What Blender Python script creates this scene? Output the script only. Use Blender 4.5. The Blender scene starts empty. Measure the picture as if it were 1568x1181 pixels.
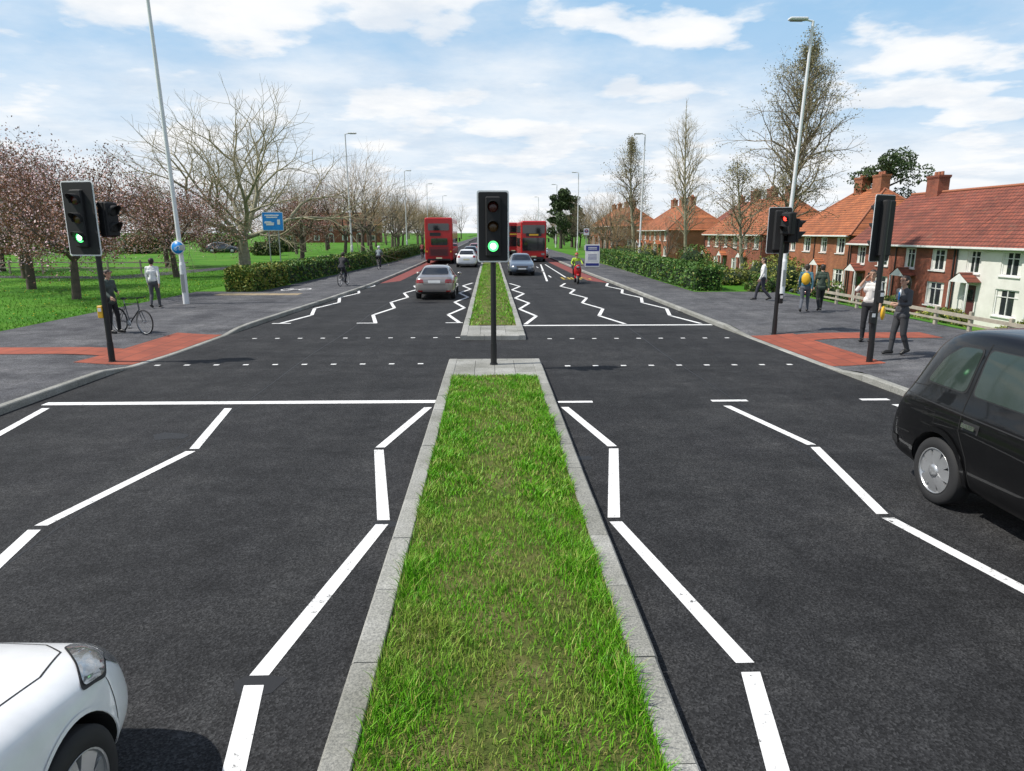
import bpy, bmesh, math, random
import numpy as np
from mathutils import Vector, Matrix, Quaternion
from mathutils.bvhtree import BVHTree
random.seed(7); RNG=np.random.default_rng(7)
SC=bpy.context.scene; COL=SC.collection
R=math.radians
# ------------------------------------------------------------------ materials
def newmat(name):
    m=bpy.data.materials.new(name); m.use_nodes=True
    nt=m.node_tree; b=nt.nodes['Principled BSDF']
    return m,nt,b
def nd(nt,t,**k):
    n=nt.nodes.new(t)
    for a,v in k.items(): setattr(n,a,v)
    return n
def noise(nt,vec,scale,detail=4,rough=.6):
    n=nd(nt,'ShaderNodeTexNoise'); n.inputs['Scale'].default_value=scale
    n.inputs['Detail'].default_value=detail; n.inputs['Roughness'].default_value=rough
    nt.links.new(vec,n.inputs['Vector']); return n.outputs['Fac']
def ramp(nt,fac,stops):
    r=nd(nt,'ShaderNodeValToRGB'); e=r.color_ramp.elements
    e[0].position=stops[0][0]; e[0].color=(*stops[0][1],1)
    e[1].position=stops[-1][0]; e[1].color=(*stops[-1][1],1)
    for p,c in stops[1:-1]:
        x=e.new(p); x.color=(*c,1)
    nt.links.new(fac,r.inputs['Fac']); return r.outputs['Color']
def mixc(nt,fac,a,b,mode='MIX'):
    m=nd(nt,'ShaderNodeMix',data_type='RGBA',blend_type=mode)
    for s,v in ((m.inputs['Factor'],fac),(m.inputs['A'],a),(m.inputs['B'],b)):
        if isinstance(v,bpy.types.NodeSocket): nt.links.new(v,s)
        elif isinstance(v,(tuple,list)): s.default_value=(*v,1)
        else: s.default_value=v
    return m.outputs['Result']
def bump(nt,b,fac,strength=.3,dist=.01):
    n=nd(nt,'ShaderNodeBump'); n.inputs['Strength'].default_value=strength; n.inputs['Distance'].default_value=dist
    nt.links.new(fac,n.inputs['Height']); nt.links.new(n.outputs['Normal'],b.inputs['Normal'])
def M(name,col,rough=.6,metal=0,col2=None,scale=4,bmp=0,bscale=60,emis=None,estr=0,coat=0,island=False,spec=.5):
    m,nt,b=newmat(name)
    b.inputs['Roughness'].default_value=rough; b.inputs['Metallic'].default_value=metal
    b.inputs['Specular IOR Level'].default_value=spec
    tc=nd(nt,'ShaderNodeTexCoord').outputs['Object']
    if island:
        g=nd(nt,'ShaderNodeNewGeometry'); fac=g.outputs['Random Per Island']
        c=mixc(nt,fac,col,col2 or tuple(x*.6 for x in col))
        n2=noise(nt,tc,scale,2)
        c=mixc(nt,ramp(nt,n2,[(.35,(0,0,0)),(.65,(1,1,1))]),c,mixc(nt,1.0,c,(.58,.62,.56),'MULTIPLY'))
        nt.links.new(c,b.inputs['Base Color'])
    elif col2:
        nt.links.new(mixc(nt,ramp(nt,noise(nt,tc,scale,6),[(.3,(0,0,0)),(.7,(1,1,1))]),col,col2),b.inputs['Base Color'])
    else:
        n1=noise(nt,tc,scale,5)
        nt.links.new(mixc(nt,1.0,ramp(nt,n1,[(.3,(.86,.86,.86)),(.7,(1,1,1))]),col,'MULTIPLY'),b.inputs['Base Color'])
    if bmp: bump(nt,b,noise(nt,tc,bscale,3),bmp,.01)
    if coat:
        b.inputs['Coat Weight'].default_value=coat; b.inputs['Coat Roughness'].default_value=.03
    if emis:
        b.inputs['Emission Color'].default_value=(*emis,1); b.inputs['Emission Strength'].default_value=estr
    return m
def asphalt(name,base,light,sp=.5,rough=.85):
    m,nt,b=newmat(name); tc=nd(nt,'ShaderNodeTexCoord').outputs['Object']
    big=noise(nt,tc,.35,5,.6); mid=noise(nt,tc,3,6,.7)
    v=nd(nt,'ShaderNodeTexVoronoi'); v.inputs['Scale'].default_value=80; nt.links.new(tc,v.inputs['Vector'])
    c=mixc(nt,ramp(nt,big,[(.3,(0,0,0)),(.7,(1,1,1))]),base,light)
    c=mixc(nt,1.0,c,ramp(nt,mid,[(.3,(.62,.62,.62)),(.7,(1.16,1.16,1.15))]),'MULTIPLY')
    c=mixc(nt,1.0,c,ramp(nt,v.outputs['Color'],[(.15,(.35,.35,.35)),(.6,(1,1,1)),(.92,(1.0+sp*1.5,1.0+sp*1.5,1.0+sp*1.45))]),'MULTIPLY')
    mp=nd(nt,'ShaderNodeMapping'); mp.inputs['Scale'].default_value=(1.4,.06,1); nt.links.new(tc,mp.inputs['Vector'])
    st=noise(nt,mp.outputs['Vector'],1.0,4,.6)
    c=mixc(nt,1.0,c,ramp(nt,st,[(.3,(.78,.78,.80)),(.7,(1.18,1.18,1.16))]),'MULTIPLY')
    mp2=nd(nt,'ShaderNodeMapping'); mp2.inputs['Scale'].default_value=(.5,.9,1); mp2.inputs['Location'].default_value=(3,9,0); nt.links.new(tc,mp2.inputs['Vector'])
    bl=noise(nt,mp2.outputs['Vector'],1.0,8,.75)
    c=mixc(nt,1.0,c,ramp(nt,bl,[(.36,(.66,.66,.67)),(.5,(1,1,1)),(.66,(1.42,1.40,1.36))]),'MULTIPLY')
    nt.links.new(c,b.inputs['Base Color']); b.inputs['Roughness'].default_value=rough
    b.inputs['Specular IOR Level'].default_value=.28
    bump(nt,b,v.outputs['Distance'],.6,.006); return m
m_road=asphalt('road_asphalt',(.023,.0235,.025),(.034,.0345,.0365),.6)
m_pave=asphalt('pavement_asphalt',(.098,.099,.108),(.130,.131,.140),.22)
def paintmark():
    m,nt,b=newmat('thermoplastic_white'); tc=nd(nt,'ShaderNodeTexCoord').outputs['Object']
    n=noise(nt,tc,18,6,.78); g=noise(nt,tc,1.7,3,.5)
    a=nd(nt,'ShaderNodeMath',operation='ADD'); nt.links.new(n,a.inputs[0]); 
    s=nd(nt,'ShaderNodeMath',operation='MULTIPLY'); s.inputs[1].default_value=.35; nt.links.new(g,s.inputs[0]); nt.links.new(s.outputs[0],a.inputs[1])
    c=ramp(nt,a.outputs[0],[(.525,(.10,.10,.10)),(.56,(.64,.64,.63)),(.8,(.80,.80,.79))])
    nt.links.new(c,b.inputs['Base Color']); b.inputs['Roughness'].default_value=.7; bump(nt,b,n,.2,.003); return m
m_mark=paintmark()
def granite():
    m,nt,b=newmat('granite_kerb'); tc=nd(nt,'ShaderNodeTexCoord').outputs['Object']
    n=noise(nt,tc,70,3,.8); g=noise(nt,tc,1.3,6,.7); i=nd(nt,'ShaderNodeNewGeometry').outputs['Random Per Island']
    c=ramp(nt,n,[(.3,(.15,.15,.145)),(.5,(.34,.34,.32)),(.7,(.54,.53,.49))])
    c=mixc(nt,1.0,c,ramp(nt,g,[(.3,(.60,.60,.56)),(.7,(1.08,1.08,1.08))]),'MULTIPLY')
    c=mixc(nt,1.0,c,ramp(nt,i,[(0,(.80,.80,.78)),(1,(1.06,1.06,1.06))]),'MULTIPLY')
    nt.links.new(c,b.inputs['Base Color']); b.inputs['Roughness'].default_value=.8; bump(nt,b,n,.4,.004); return m
m_granite=granite()
def tactile(name,c1,c2):
    m,nt,b=newmat(name); tc=nd(nt,'ShaderNodeTexCoord').outputs['Object']
    br=nd(nt,'ShaderNodeTexBrick'); br.offset=0; br.inputs['Scale'].default_value=1
    br.inputs['Brick Width'].default_value=.4; br.inputs['Row Height'].default_value=.4; br.inputs['Mortar Size'].default_value=.008
    br.inputs['Color1'].default_value=(*c1,1); br.inputs['Color2'].default_value=(*c2,1); br.inputs['Mortar'].default_value=(.12,.05,.035,1)
    nt.links.new(tc,br.inputs['Vector'])
    v=nd(nt,'ShaderNodeTexVoronoi'); v.inputs['Scale'].default_value=15; v.inputs['Randomness'].default_value=0; nt.links.new(tc,v.inputs['Vector'])
    c=mixc(nt,1.0,br.outputs['Color'],ramp(nt,v.outputs['Distance'],[(.25,(1.15,1.15,1.15)),(.4,(.8,.8,.8))]),'MULTIPLY')
    c=mixc(nt,1.0,c,ramp(nt,noise(nt,tc,1.5,4),[(.3,(.7,.7,.7)),(.7,(1,1,1))]),'MULTIPLY')
    nt.links.new(c,b.inputs['Base Color']); b.inputs['Roughness'].default_value=.8
    bump(nt,b,ramp(nt,v.outputs['Distance'],[(.2,(1,1,1)),(.4,(0,0,0))]),.5,.006); return m
m_tact=tactile('red_tactile_paving',(.42,.10,.05),(.34,.08,.042))
m_redlane=M('red_cycle_surface',(.22,.045,.035),.85,col2=(.16,.04,.035),scale=3)
def soilgrass(name,cols,s1=1.2,s2=14):
    m,nt,b=newmat(name); tc=nd(nt,'ShaderNodeTexCoord').outputs['Object']
    a=noise(nt,tc,s1,6,.65); f=noise(nt,tc,s2,6,.75)
    c=ramp(nt,a,[(.33,cols[0]),(.5,cols[1]),(.66,cols[2])])
    c=mixc(nt,1.0,c,ramp(nt,f,[(.3,(.5,.52,.5)),(.7,(1.15,1.15,1.1))]),'MULTIPLY')
    nt.links.new(c,b.inputs['Base Color']); b.inputs['Roughness'].default_value=.95; b.inputs['Specular IOR Level'].default_value=.2
    bump(nt,b,f,.8,.03); return m
m_lawn=soilgrass('lawn_grass',[(.045,.16,.010),(.075,.22,.014),(.12,.25,.028)],.25,9)
m_medsoil=soilgrass('median_turf',[(.07,.12,.02),(.13,.14,.04),(.19,.17,.075)],2.2,22)
def bladem(name,g1,g2,dry,amt=.75):
    m,nt,b=newmat(name); tc=nd(nt,'ShaderNodeTexCoord').outputs['Object']
    i=nd(nt,'ShaderNodeNewGeometry').outputs['Random Per Island']
    c=ramp(nt,i,[(0,g1),(.82,g2),(.90,dry),(1,dry)])
    c=mixc(nt,ramp(nt,noise(nt,tc,1.6,5),[(.48,(0,0,0)),(.66,(amt,amt,amt))]),c,dry)
    nt.links.new(c,b.inputs['Base Color']); b.inputs['Roughness'].default_value=.5
    b.inputs['Specular IOR Level'].default_value=.3
    return m
m_blade=bladem('grass_blades',(.07,.27,.006),(.17,.44,.014),(.33,.34,.09),.55)
m_blade2=bladem('lawn_blades',(.06,.21,.008),(.12,.31,.014),(.17,.27,.04))
m_black=M('black_paint',(.012,.012,.013),.42)
m_blackm=M('black_matt',(.010,.010,.011),.75)
m_white=M('white_gloss',(.75,.76,.76),.4)
m_lamp=M('lamp_column_paint',(.74,.75,.76),.45,col2=(.64,.65,.66),scale=2)
m_redoff=M('red_lens_off',(.06,.008,.006),.25); m_amboff=M('amber_lens_off',(.07,.03,.006),.25)
m_gron=M('green_lens_on',(.1,.9,.3),.3,emis=(.10,1,.22),estr=2.2); m_gron2=M('green_lens_core',(.6,1,.7),.3,emis=(.55,1,.6),estr=5)
m_redon=M('red_lens_on',(.8,.05,.05),.3,emis=(1,.06,.04),estr=3)
m_yel=M('yellow_plastic',(.75,.42,.02),.5); m_blue=M('sign_blue',(.01,.24,.66),.4); m_dblue=M('sign_dark_blue',(.02,.03,.22),.4)
m_chrome=M('chrome',(.7,.7,.72),.18,1); m_steel=M('galvanised',(.35,.36,.37),.5,.6); m_iron=M('cast_iron',(.06,.058,.055),.6,col2=(.04,.035,.03),scale=30)
m_rubber=M('tyre_rubber',(.02,.02,.021),.8); m_alloy=M('wheel_silver',(.52,.53,.54),.32,.7)
m_arch=M('wheel_arch_dark',(.008,.008,.008),.9); m_trim=M('dark_trim',(.02,.02,.021),.6)
def glassm(name,base=(.015,.018,.02)): return M(name,base,.04,0,spec=.9)
m_glass=glassm('vehicle_glass'); m_glasst=M('taxi_glass',(.030,.045,.038),.05,spec=.55)
m_hl=M('headlamp_glass',(.42,.44,.46),.08,.55,col2=(.12,.13,.14),scale=14,coat=1); m_tl=M('tail_lamp',(.30,.01,.01),.15,coat=1)
m_plate=M('number_plate',(.75,.70,.45),.5); m_platew=M('number_plate_white',(.8,.8,.78),.5)
m_bark=M('pale_bark',(.36,.34,.24),.9,col2=(.21,.20,.13),scale=5,bmp=.5,bscale=20)
m_twig=M('twig_bark',(.40,.36,.24),.9,col2=(.28,.245,.16),scale=1)
m_bark2=M('dark_bark',(.12,.09,.07),.9,col2=(.06,.05,.04),scale=6,bmp=.5,bscale=20)
m_twig2=M('brown_twigs',(.32,.22,.10),.95,col2=(.20,.14,.07),scale=.6)
m_twig3=M('grey_brown_twigs',(.27,.225,.155),.95,col2=(.18,.145,.10),scale=.6)
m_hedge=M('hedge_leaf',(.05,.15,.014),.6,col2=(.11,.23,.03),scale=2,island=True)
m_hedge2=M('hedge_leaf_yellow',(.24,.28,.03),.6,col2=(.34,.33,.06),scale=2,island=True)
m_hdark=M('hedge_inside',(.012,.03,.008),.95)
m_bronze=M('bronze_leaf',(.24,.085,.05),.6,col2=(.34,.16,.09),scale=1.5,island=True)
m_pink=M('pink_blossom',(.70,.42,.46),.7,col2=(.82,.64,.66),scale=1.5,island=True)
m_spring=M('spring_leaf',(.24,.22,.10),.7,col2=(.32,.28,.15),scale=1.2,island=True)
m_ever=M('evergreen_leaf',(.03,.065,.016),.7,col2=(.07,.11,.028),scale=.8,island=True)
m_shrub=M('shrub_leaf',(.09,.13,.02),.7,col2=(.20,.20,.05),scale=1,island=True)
m_wood=M('fence_wood',(.42,.38,.30),.85,col2=(.28,.25,.2),scale=6)
def brickm(name,a,b_,mort):
    m,nt,b=newmat(name); tc=nd(nt,'ShaderNodeTexCoord').outputs['Object']
    s=nd(nt,'ShaderNodeSeparateXYZ'); nt.links.new(tc,s.inputs[0])
    ad=nd(nt,'ShaderNodeMath',operation='ADD'); nt.links.new(s.outputs[0],ad.inputs[0]); nt.links.new(s.outputs[1],ad.inputs[1])
    cb=nd(nt,'ShaderNodeCombineXYZ'); nt.links.new(ad.outputs[0],cb.inputs[0]); nt.links.new(s.outputs[2],cb.inputs[1])
    br=nd(nt,'ShaderNodeTexBrick'); br.inputs['Scale'].default_value=1
    br.inputs['Brick Width'].default_value=.225; br.inputs['Row Height'].default_value=.075; br.inputs['Mortar Size'].default_value=.006
    br.inputs['Color1'].default_value=(*a,1); br.inputs['Color2'].default_value=(*b_,1); br.inputs['Mortar'].default_value=(*mort,1)
    nt.links.new(cb.outputs[0],br.inputs['Vector'])
    c=mixc(nt,1.0,br.outputs['Color'],ramp(nt,noise(nt,tc,.8,6,.7),[(.3,(.6,.58,.58)),(.7,(1.15,1.15,1.15))]),'MULTIPLY')
    nt.links.new(c,b.inputs['Base Color']); b.inputs['Roughness'].default_value=.9; return m
m_brick=brickm('red_brick',(.32,.085,.045),(.22,.058,.035),(.24,.16,.12))
m_brick2=brickm('brown_brick',(.38,.13,.055),(.28,.09,.045),(.28,.19,.13))
def tilem(name,a,b_):
    m,nt,b=newmat(name); tc=nd(nt,'ShaderNodeTexCoord').outputs['Object']
    s=nd(nt,'ShaderNodeSeparateXYZ'); nt.links.new(tc,s.inputs[0])
    cb=nd(nt,'ShaderNodeCombineXYZ'); nt.links.new(s.outputs[1],cb.inputs[0]); nt.links.new(s.outputs[2],cb.inputs[1])
    br=nd(nt,'ShaderNodeTexBrick'); br.inputs['Scale'].default_value=1
    br.inputs['Brick Width'].default_value=.28; br.inputs['Row Height'].default_value=.19; br.inputs['Mortar Size'].default_value=.024
    br.inputs['Color1'].default_value=(*a,1); br.inputs['Color2'].default_value=(*b_,1); br.inputs['Mortar'].default_value=(*[x*.3 for x in a],1)
    nt.links.new(cb.outputs[0],br.inputs['Vector'])
    c=mixc(nt,1.0,br.outputs['Color'],ramp(nt,noise(nt,tc,.7,7,.7),[(.3,(.5,.5,.5)),(.7,(1.15,1.12,1.1))]),'MULTIPLY')
    c=mixc(nt,ramp(nt,noise(nt,tc,2.3,5,.7),[(.55,(0,0,0)),(.7,(.35,.35,.35))]),c,(.16,.13,.09))
    nt.links.new(c,b.inputs['Base Color']); b.inputs['Roughness'].default_value=.85
    bump(nt,b,br.outputs['Fac'],-.4,.03); return m
m_tile=tilem('red_roof_tile',(.30,.085,.05),(.22,.065,.045)); m_tile2=tilem('orange_roof_tile',(.48,.16,.06),(.38,.12,.05))
m_render=M('white_render',(.76,.75,.70),.85,col2=(.62,.61,.56),scale=1.2)
m_upvc=M('window_frame_white',(.78,.78,.76),.5); m_hglass=glassm('house_glass',(.03,.035,.04))
m_door=M('door_paint',(.10,.03,.03),.5); m_pot=M('chimney_pot',(.35,.13,.07),.8)
m_red=M('bus_red',(.44,.010,.012),.35,coat=.25,spec=.35); m_red2=M('bus_red_dark',(.18,.008,.012),.4,coat=.2)
# ------------------------------------------------------------------ mesh builder
class MB:
    def __init__(s): s.v=[];s.f=[];s.m=[];s.s=[];s.T=None
    def add(s,vs,fs,mat=0,smooth=False):
        o=len(s.v); T=s.T
        if T is None: s.v.extend([tuple(p) for p in vs])
        else: s.v.extend([tuple(T@Vector(p)) for p in vs])
        for f in fs: s.f.append([i+o for i in f]); s.m.append(mat); s.s.append(smooth)
    def tube(s,a,b,r0,r1,n=8,mat=0,cap=False,smooth=True):
        a=Vector(a);b=Vector(b);d=b-a
        if d.length<1e-6:return
        d.normalize(); u=d.orthogonal().normalized(); w=d.cross(u)
        vs=[];
        for c,r in((a,r0),(b,r1)):
            for i in range(n):
                t=2*math.pi*i/n; vs.append(c+u*(math.cos(t)*r)+w*(math.sin(t)*r))
        fs=[(i,(i+1)%n,n+(i+1)%n,n+i) for i in range(n)]
        s.add(vs,fs,mat,smooth)
        if cap: s.add(vs,[tuple(range(n))[::-1],tuple(range(n,2*n))],mat,False)
    def path(s,pts,r,n=8,mat=0):
        for a,b in zip(pts[:-1],pts[1:]): s.tube(a,b,r,r,n,mat,True)
    def box(s,c,sz,mat=0,rz=0,ch=0):
        x,y,z=sz[0]/2,sz[1]/2,sz[2]/2; M_=Matrix.Translation(c)@Matrix.Rotation(rz,4,'Z')
        if ch:
            pl=[(-x+ch,-y),(x-ch,-y),(x,-y+ch),(x,y-ch),(x-ch,y),(-x+ch,y),(-x,y-ch),(-x,-y+ch)]
            pi=[(a*(1-ch/x),b*(1-ch/y)) for a,b in pl]
            L=[(pi,-z),(pl,-z+ch),(pl,z-ch),(pi,z)]
            vs=[M_@Vector((a,b,h)) for q,h in L for a,b in q]
            fs=[tuple(range(8))[::-1],tuple(range(24,32))]
            for k in range(3):
                for i in range(8): fs.append((k*8+i,k*8+(i+1)%8,k*8+8+(i+1)%8,k*8+8+i))
        else:
            vs=[M_@Vector(p) for p in [(-x,-y,-z),(x,-y,-z),(x,y,-z),(-x,y,-z),(-x,-y,z),(x,-y,z),(x,y,z),(-x,y,z)]]
            fs=[(3,2,1,0),(4,5,6,7),(0,1,5,4),(1,2,6,5),(2,3,7,6),(3,0,4,7)]
        s.add(vs,fs,mat)
    def prism(s,poly,y0,y1,mat=0):
        n=len(poly); vs=[(a,y0,b) for a,b in poly]+[(a,y1,b) for a,b in poly]
        s.add(vs,[tuple(range(n)),tuple(range(n,2*n))[::-1]]+[(i,n+i,n+(i+1)%n,(i+1)%n) for i in range(n)],mat)
    def sheet(s,poly,z,mat=0): s.add([(a,b,z) for a,b in poly],[tuple(range(len(poly)))],mat)
    def sphere(s,c,r,mat=0,nu=12,nv=8):
        if not isinstance(r,(tuple,list)): r=(r,r,r)
        vs=[];fs=[]
        for j in range(nv+1):
            p=math.pi*j/nv
            for i in range(nu):
                t=2*math.pi*i/nu; vs.append((c[0]+r[0]*math.sin(p)*math.cos(t),c[1]+r[1]*math.sin(p)*math.sin(t),c[2]+r[2]*math.cos(p)))
        for j in range(nv):
            for i in range(nu): fs.append((j*nu+i,(j+1)*nu+i,(j+1)*nu+(i+1)%nu,j*nu+(i+1)%nu))
        s.add(vs,fs,mat,True)
    def lathe(s,c,prof,mat=0,n=28,axis='y',smooth=True):
        vs=[];fs=[]
        for r,h in prof:
            for i in range(n):
                t=2*math.pi*i/n; a,b=r*math.cos(t),r*math.sin(t)
                vs.append((c[0]+a,c[1]+h,c[2]+b) if axis=='y' else ((c[0]+h,c[1]+a,c[2]+b) if axis=='x' else (c[0]+a,c[1]+b,c[2]+h)))
        for j in range(len(prof)-1):
            for i in range(n): fs.append((j*n+i,j*n+(i+1)%n,(j+1)*n+(i+1)%n,(j+1)*n+i))
        s.add(vs,fs,mat,smooth)
    def obj(s,name,mats,parent=None,loc=(0,0,0),rz=0):
        me=bpy.data.meshes.new(name); me.from_pydata(s.v,[],s.f)
        for m in mats: me.materials.append(m)
        me.polygons.foreach_set('material_index',s.m); me.polygons.foreach_set('use_smooth',s.s); me.update()
        return link(me,name,parent,loc,rz)
def link(me,name,parent=None,loc=(0,0,0),rz=0):
    o=bpy.data.objects.new(name,me); COL.objects.link(o); o.location=loc; o.rotation_euler=(0,0,rz)
    if parent: o.parent=parent
    return o
def empty(name,loc=(0,0,0),rz=0):
    o=bpy.data.objects.new(name,None); COL.objects.link(o); o.location=loc; o.rotation_euler=(0,0,rz); o.empty_display_size=.3; return o
def bake(o):
    dg=bpy.context.evaluated_depsgraph_get(); dg.update()
    return bpy.data.meshes.new_from_object(o.evaluated_get(dg))
def rrect(w,h,r,n=5,cx=0,cz=0):
    p=[]
    for (sx,sz,a0) in ((1,1,0),(-1,1,90),(-1,-1,180),(1,-1,270)):
        for i in range(n+1):
            a=R(a0+90*i/n); p.append((cx+sx*(w/2-r)+r*math.cos(a),cz+sz*(h/2-r)+r*math.sin(a)))
    return p
def lerp(tab,y):
    if y<=tab[0][0]: return tab[0][1]
    for (a,b),(c,d) in zip(tab[:-1],tab[1:]):
        if y<=c: return b+(d-b)*(y-a)/(c-a)
    return tab[-1][1]
def sstep(a,b,x):
    t=max(0,min(1,(x-a)/(b-a))); return t*t*(3-2*t)
# ------------------------------------------------------------------ terrain & road
KL=[(-60,-7.95),(11,-7.85),(14.2,-7.8),(15.9,-7.55),(19.4,-7.45),(23.7,-7.2),(28.7,-6.85),(37.2,-6.45),(48,-6.3),(79,-6.2),(420,-6.2)]
KR=[(-60,7.5),(11.4,7.35),(13.7,7.25),(17.7,7.15),(20.7,7.05),(29,7.0),(37,6.95),(48,6.8),(70,6.7),(420,6.7)]
def kh(y,lo):
    return .012+(.12-.012)*(1-sstep(lo-1.1,lo-.1,y)*(1-sstep(lo+4.6,lo+5.8,y)))
khL=lambda y:kh(y,14.6)
khR=lambda y:kh(y,14.0)
def gz(x,y):
    if x<-13.85: return .125
    if x<13.6: return -.2
    low=-2.0 if y<70 else -2.0+min(1,(y-70)/60)*1.9
    return .11+(low-.11)*sstep(13.7,20,x)
mb=MB()
xs=[-1500,-400,-150,-80,-50,-35,-25,-18,-13.86,-13.84,-8,0,8,13.58,13.62,14.5,15.5,16.5,17.5,18.5,20,23,26,32,45,80,150,400,1500]
ys=[-200,-60,-20]+[ -10+6*i for i in range(30)]+[190,230,300,420,700,1200,2500]
for y in ys:
    for x in xs: mb.v.append((x,y,gz(x,y)))
nx=len(xs)
for j in range(len(ys)-1):
    for i in range(nx-1):
        mb.f.append([j*nx+i,j*nx+i+1,(j+1)*nx+i+1,(j+1)*nx+i]); mb.m.append(0); mb.s.append(False)
mb.obj('ground',[m_lawn])
yy=[-60,-30,-10,-4]+[0+.5*i for i in range(80)]+[40+3*i for i in range(14)]+[90,120,160,220,300,420]
mb=MB()
for y in yy: mb.v+= [(lerp(KL,y)+.01,y,0),(0,y,0.0),(lerp(KR,y)-.01,y,0)]
for j in range(len(yy)-1):
    for i in range(2): mb.f.append([j*3+i,j*3+i+1,j*3+4+i,j*3+3+i]); mb.m.append(0); mb.s.append(False)
mb.obj('road',[m_road])
def pavement(name,side,tab,hf,back):
    mb=MB(); ts=[0,.3,.6,.9,1.2,1.6,2.2,3,4,5.6]
    for y in yy:
        k=lerp(tab,y)+side*.15
        for t in ts+[None]:
            x=back if t is None else k+side*t
            if t is None: t=9
            z=hf(y)+(.12-hf(y))*sstep(0,2.2,t)
            mb.v.append((x,y,z))
    n=len(ts)+1
    for j in range(len(yy)-1):
        for i in range(n-1): mb.f.append([j*n+i,j*n+i+1,(j+1)*n+i+1,(j+1)*n+i]); mb.m.append(0); mb.s.append(True)
    return mb.obj(name,[m_pave])
pavement('pavement',-1,KL,khL,-13.9); pavement('pavement',1,KR,khR,13.62)
def kerbseg(mb,a,b,w,za,zb,sgn=1,ch=.018):
    a=Vector((a[0],a[1],0));b=Vector((b[0],b[1],0)); d=(b-a).normalized(); n=Vector((-d.y,d.x,0))*sgn
    a=a+d*.004; b=b-d*.004; vs=[]
    for p,z in((a,za),(b,zb)):
        vs+=[p+Vector((0,0,-.15)),p+Vector((0,0,z-ch)),p+n*ch+Vector((0,0,z)),p+n*(w-ch*.4)+Vector((0,0,z)),p+n*w+Vector((0,0,z-ch*.4)),p+n*w+Vector((0,0,-.15))]
    fs=[(i,i+1,i+7,i+6) for i in range(5)]+[(0,5,4,3,2,1),(6,7,8,9,10,11)]
    mb.add(vs,fs)
def kerb(name,tab,hf,side):
    mb=MB(); y=-12.0
    while y<200:
        st=.915 if y<45 else 4
        kerbseg(mb,(lerp(tab,y),y),(lerp(tab,y+st),y+st),.15,hf(y)+.004,hf(y+st)+.004,1 if side<0 else -1)
        y+=st
    mb.obj(name,[m_granite])
kerb('kerb',KL,khL,-1); kerb('kerb',KR,khR,1)
def median(name,xl,xr,y0,y1,slab0,slab1):
    P=empty(name,(0,0,0)); mb=MB()
    y=y0
    while y<y1-.01:
        st=min(.915 if y<60 else 4,y1-y); j=random.uniform(-.004,.004)
        kerbseg(mb,(xl+j,y),(xl+j,y+st),.18,.125+j,.125+j,-1); j=random.uniform(-.004,.004); kerbseg(mb,(xr+j,y),(xr+j,y+st),.18,.125+j,.125+j,1); y+=st
    e=(y1 if slab1==y1 else y0); s=-1 if slab1==y1 else 1
    k=3; W=(xr-xl-.36)/k
    for i in range(k):
        kerbseg(mb,(xl+.18+W*i,e),(xl+.18+W*(i+1),e),.18,.125,.125,-1 if s<0 else 1)
    mb.obj('kerb_stones',[m_granite],P)
    mb=MB(); ny=4 
    ya,yb=(slab0,slab1-.18) if s<0 else (slab0+.18,slab1)
    for j in range(ny):
        for i in range(4):
            w=(xr-xl-.36)/4; l=(yb-ya)/ny
            mb.box((xl+.18+w*(i+.5),ya+l*(j+.5),.06),(w-.008,l-.008,.125),0)
    mb.obj('paving_slabs',[m_granite],P)
    return P
XL,XR=-.92,1.085
median('median_island',XL,XR,-8.0,14.66,12.8,14.66)
median('median_island',-.82,.96,18.1,220.0,18.1,20.1)
def turfz(x,xl,xr,y): 
    t=(x-xl)/(xr-xl); return .095+.05*math.sin(math.pi*max(0,min(1,t)))+.012*math.sin(x*9+y*3)*math.sin(y*5.1+x*2)
def turf(name,xl,xr,y0,y1,dy):
    mb=MB(); n=12; ny=int((y1-y0)/dy)
    for j in range(ny+1):
        y=y0+(y1-y0)*j/ny
        for i in range(n+1):
            x=xl+(xr-xl)*i/n; mb.v.append((x,y,turfz(x,xl,xr,y)))
    for j in range(ny):
        for i in range(n): mb.f.append([j*(n+1)+i,j*(n+1)+i+1,(j+1)*(n+1)+i+1,(j+1)*(n+1)+i]); mb.m.append(0); mb.s.append(True)
    mb.obj(name,[m_medsoil])
turf('median_turf',XL+.18,XR-.18,-8,12.8,.25); turf('median_turf',-.64,.78,20.1,220,3)
def blades(name,x,y,z,h,w,mat,lean=.55):
    N=len(x); a=RNG.uniform(0,2*np.pi,N); la=RNG.uniform(0,2*np.pi,N); ln=RNG.uniform(.1,lean,N)*h
    V=np.zeros((N,5,3)); dx=np.cos(a)*w/2; dy=np.sin(a)*w/2; ox=np.cos(la)*ln; oy=np.sin(la)*ln
    for k,(sg,hh,o,ww) in enumerate([(-1,0,0,1),(1,0,0,1),(1,.6,.4,.8),(-1,.6,.4,.8),(0,1,1,0)]):
        V[:,k,0]=x+sg*dx*ww+ox*o; V[:,k,1]=y+sg*dy*ww+oy*o; V[:,k,2]=z+h*hh*np.sqrt(1-min(.25,.25*o))
    me=bpy.data.meshes.new(name); me.vertices.add(N*5); me.vertices.foreach_set('co',V.ravel())
    b=np.arange(N)*5; L=np.stack([b,b+1,b+2,b+3,b+3,b+2,b+4],1).ravel()
    me.loops.add(N*7); me.loops.foreach_set('vertex_index',L.astype(np.int32))
    st=np.stack([np.arange(N)*7,np.arange(N)*7+4],1).ravel().astype(np.int32)
    me.polygons.add(N*2); me.polygons.foreach_set('loop_start',st)
    me.update(calc_edges=True); me.validate(); me.materials.append(mat); return link(me,name)
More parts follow.
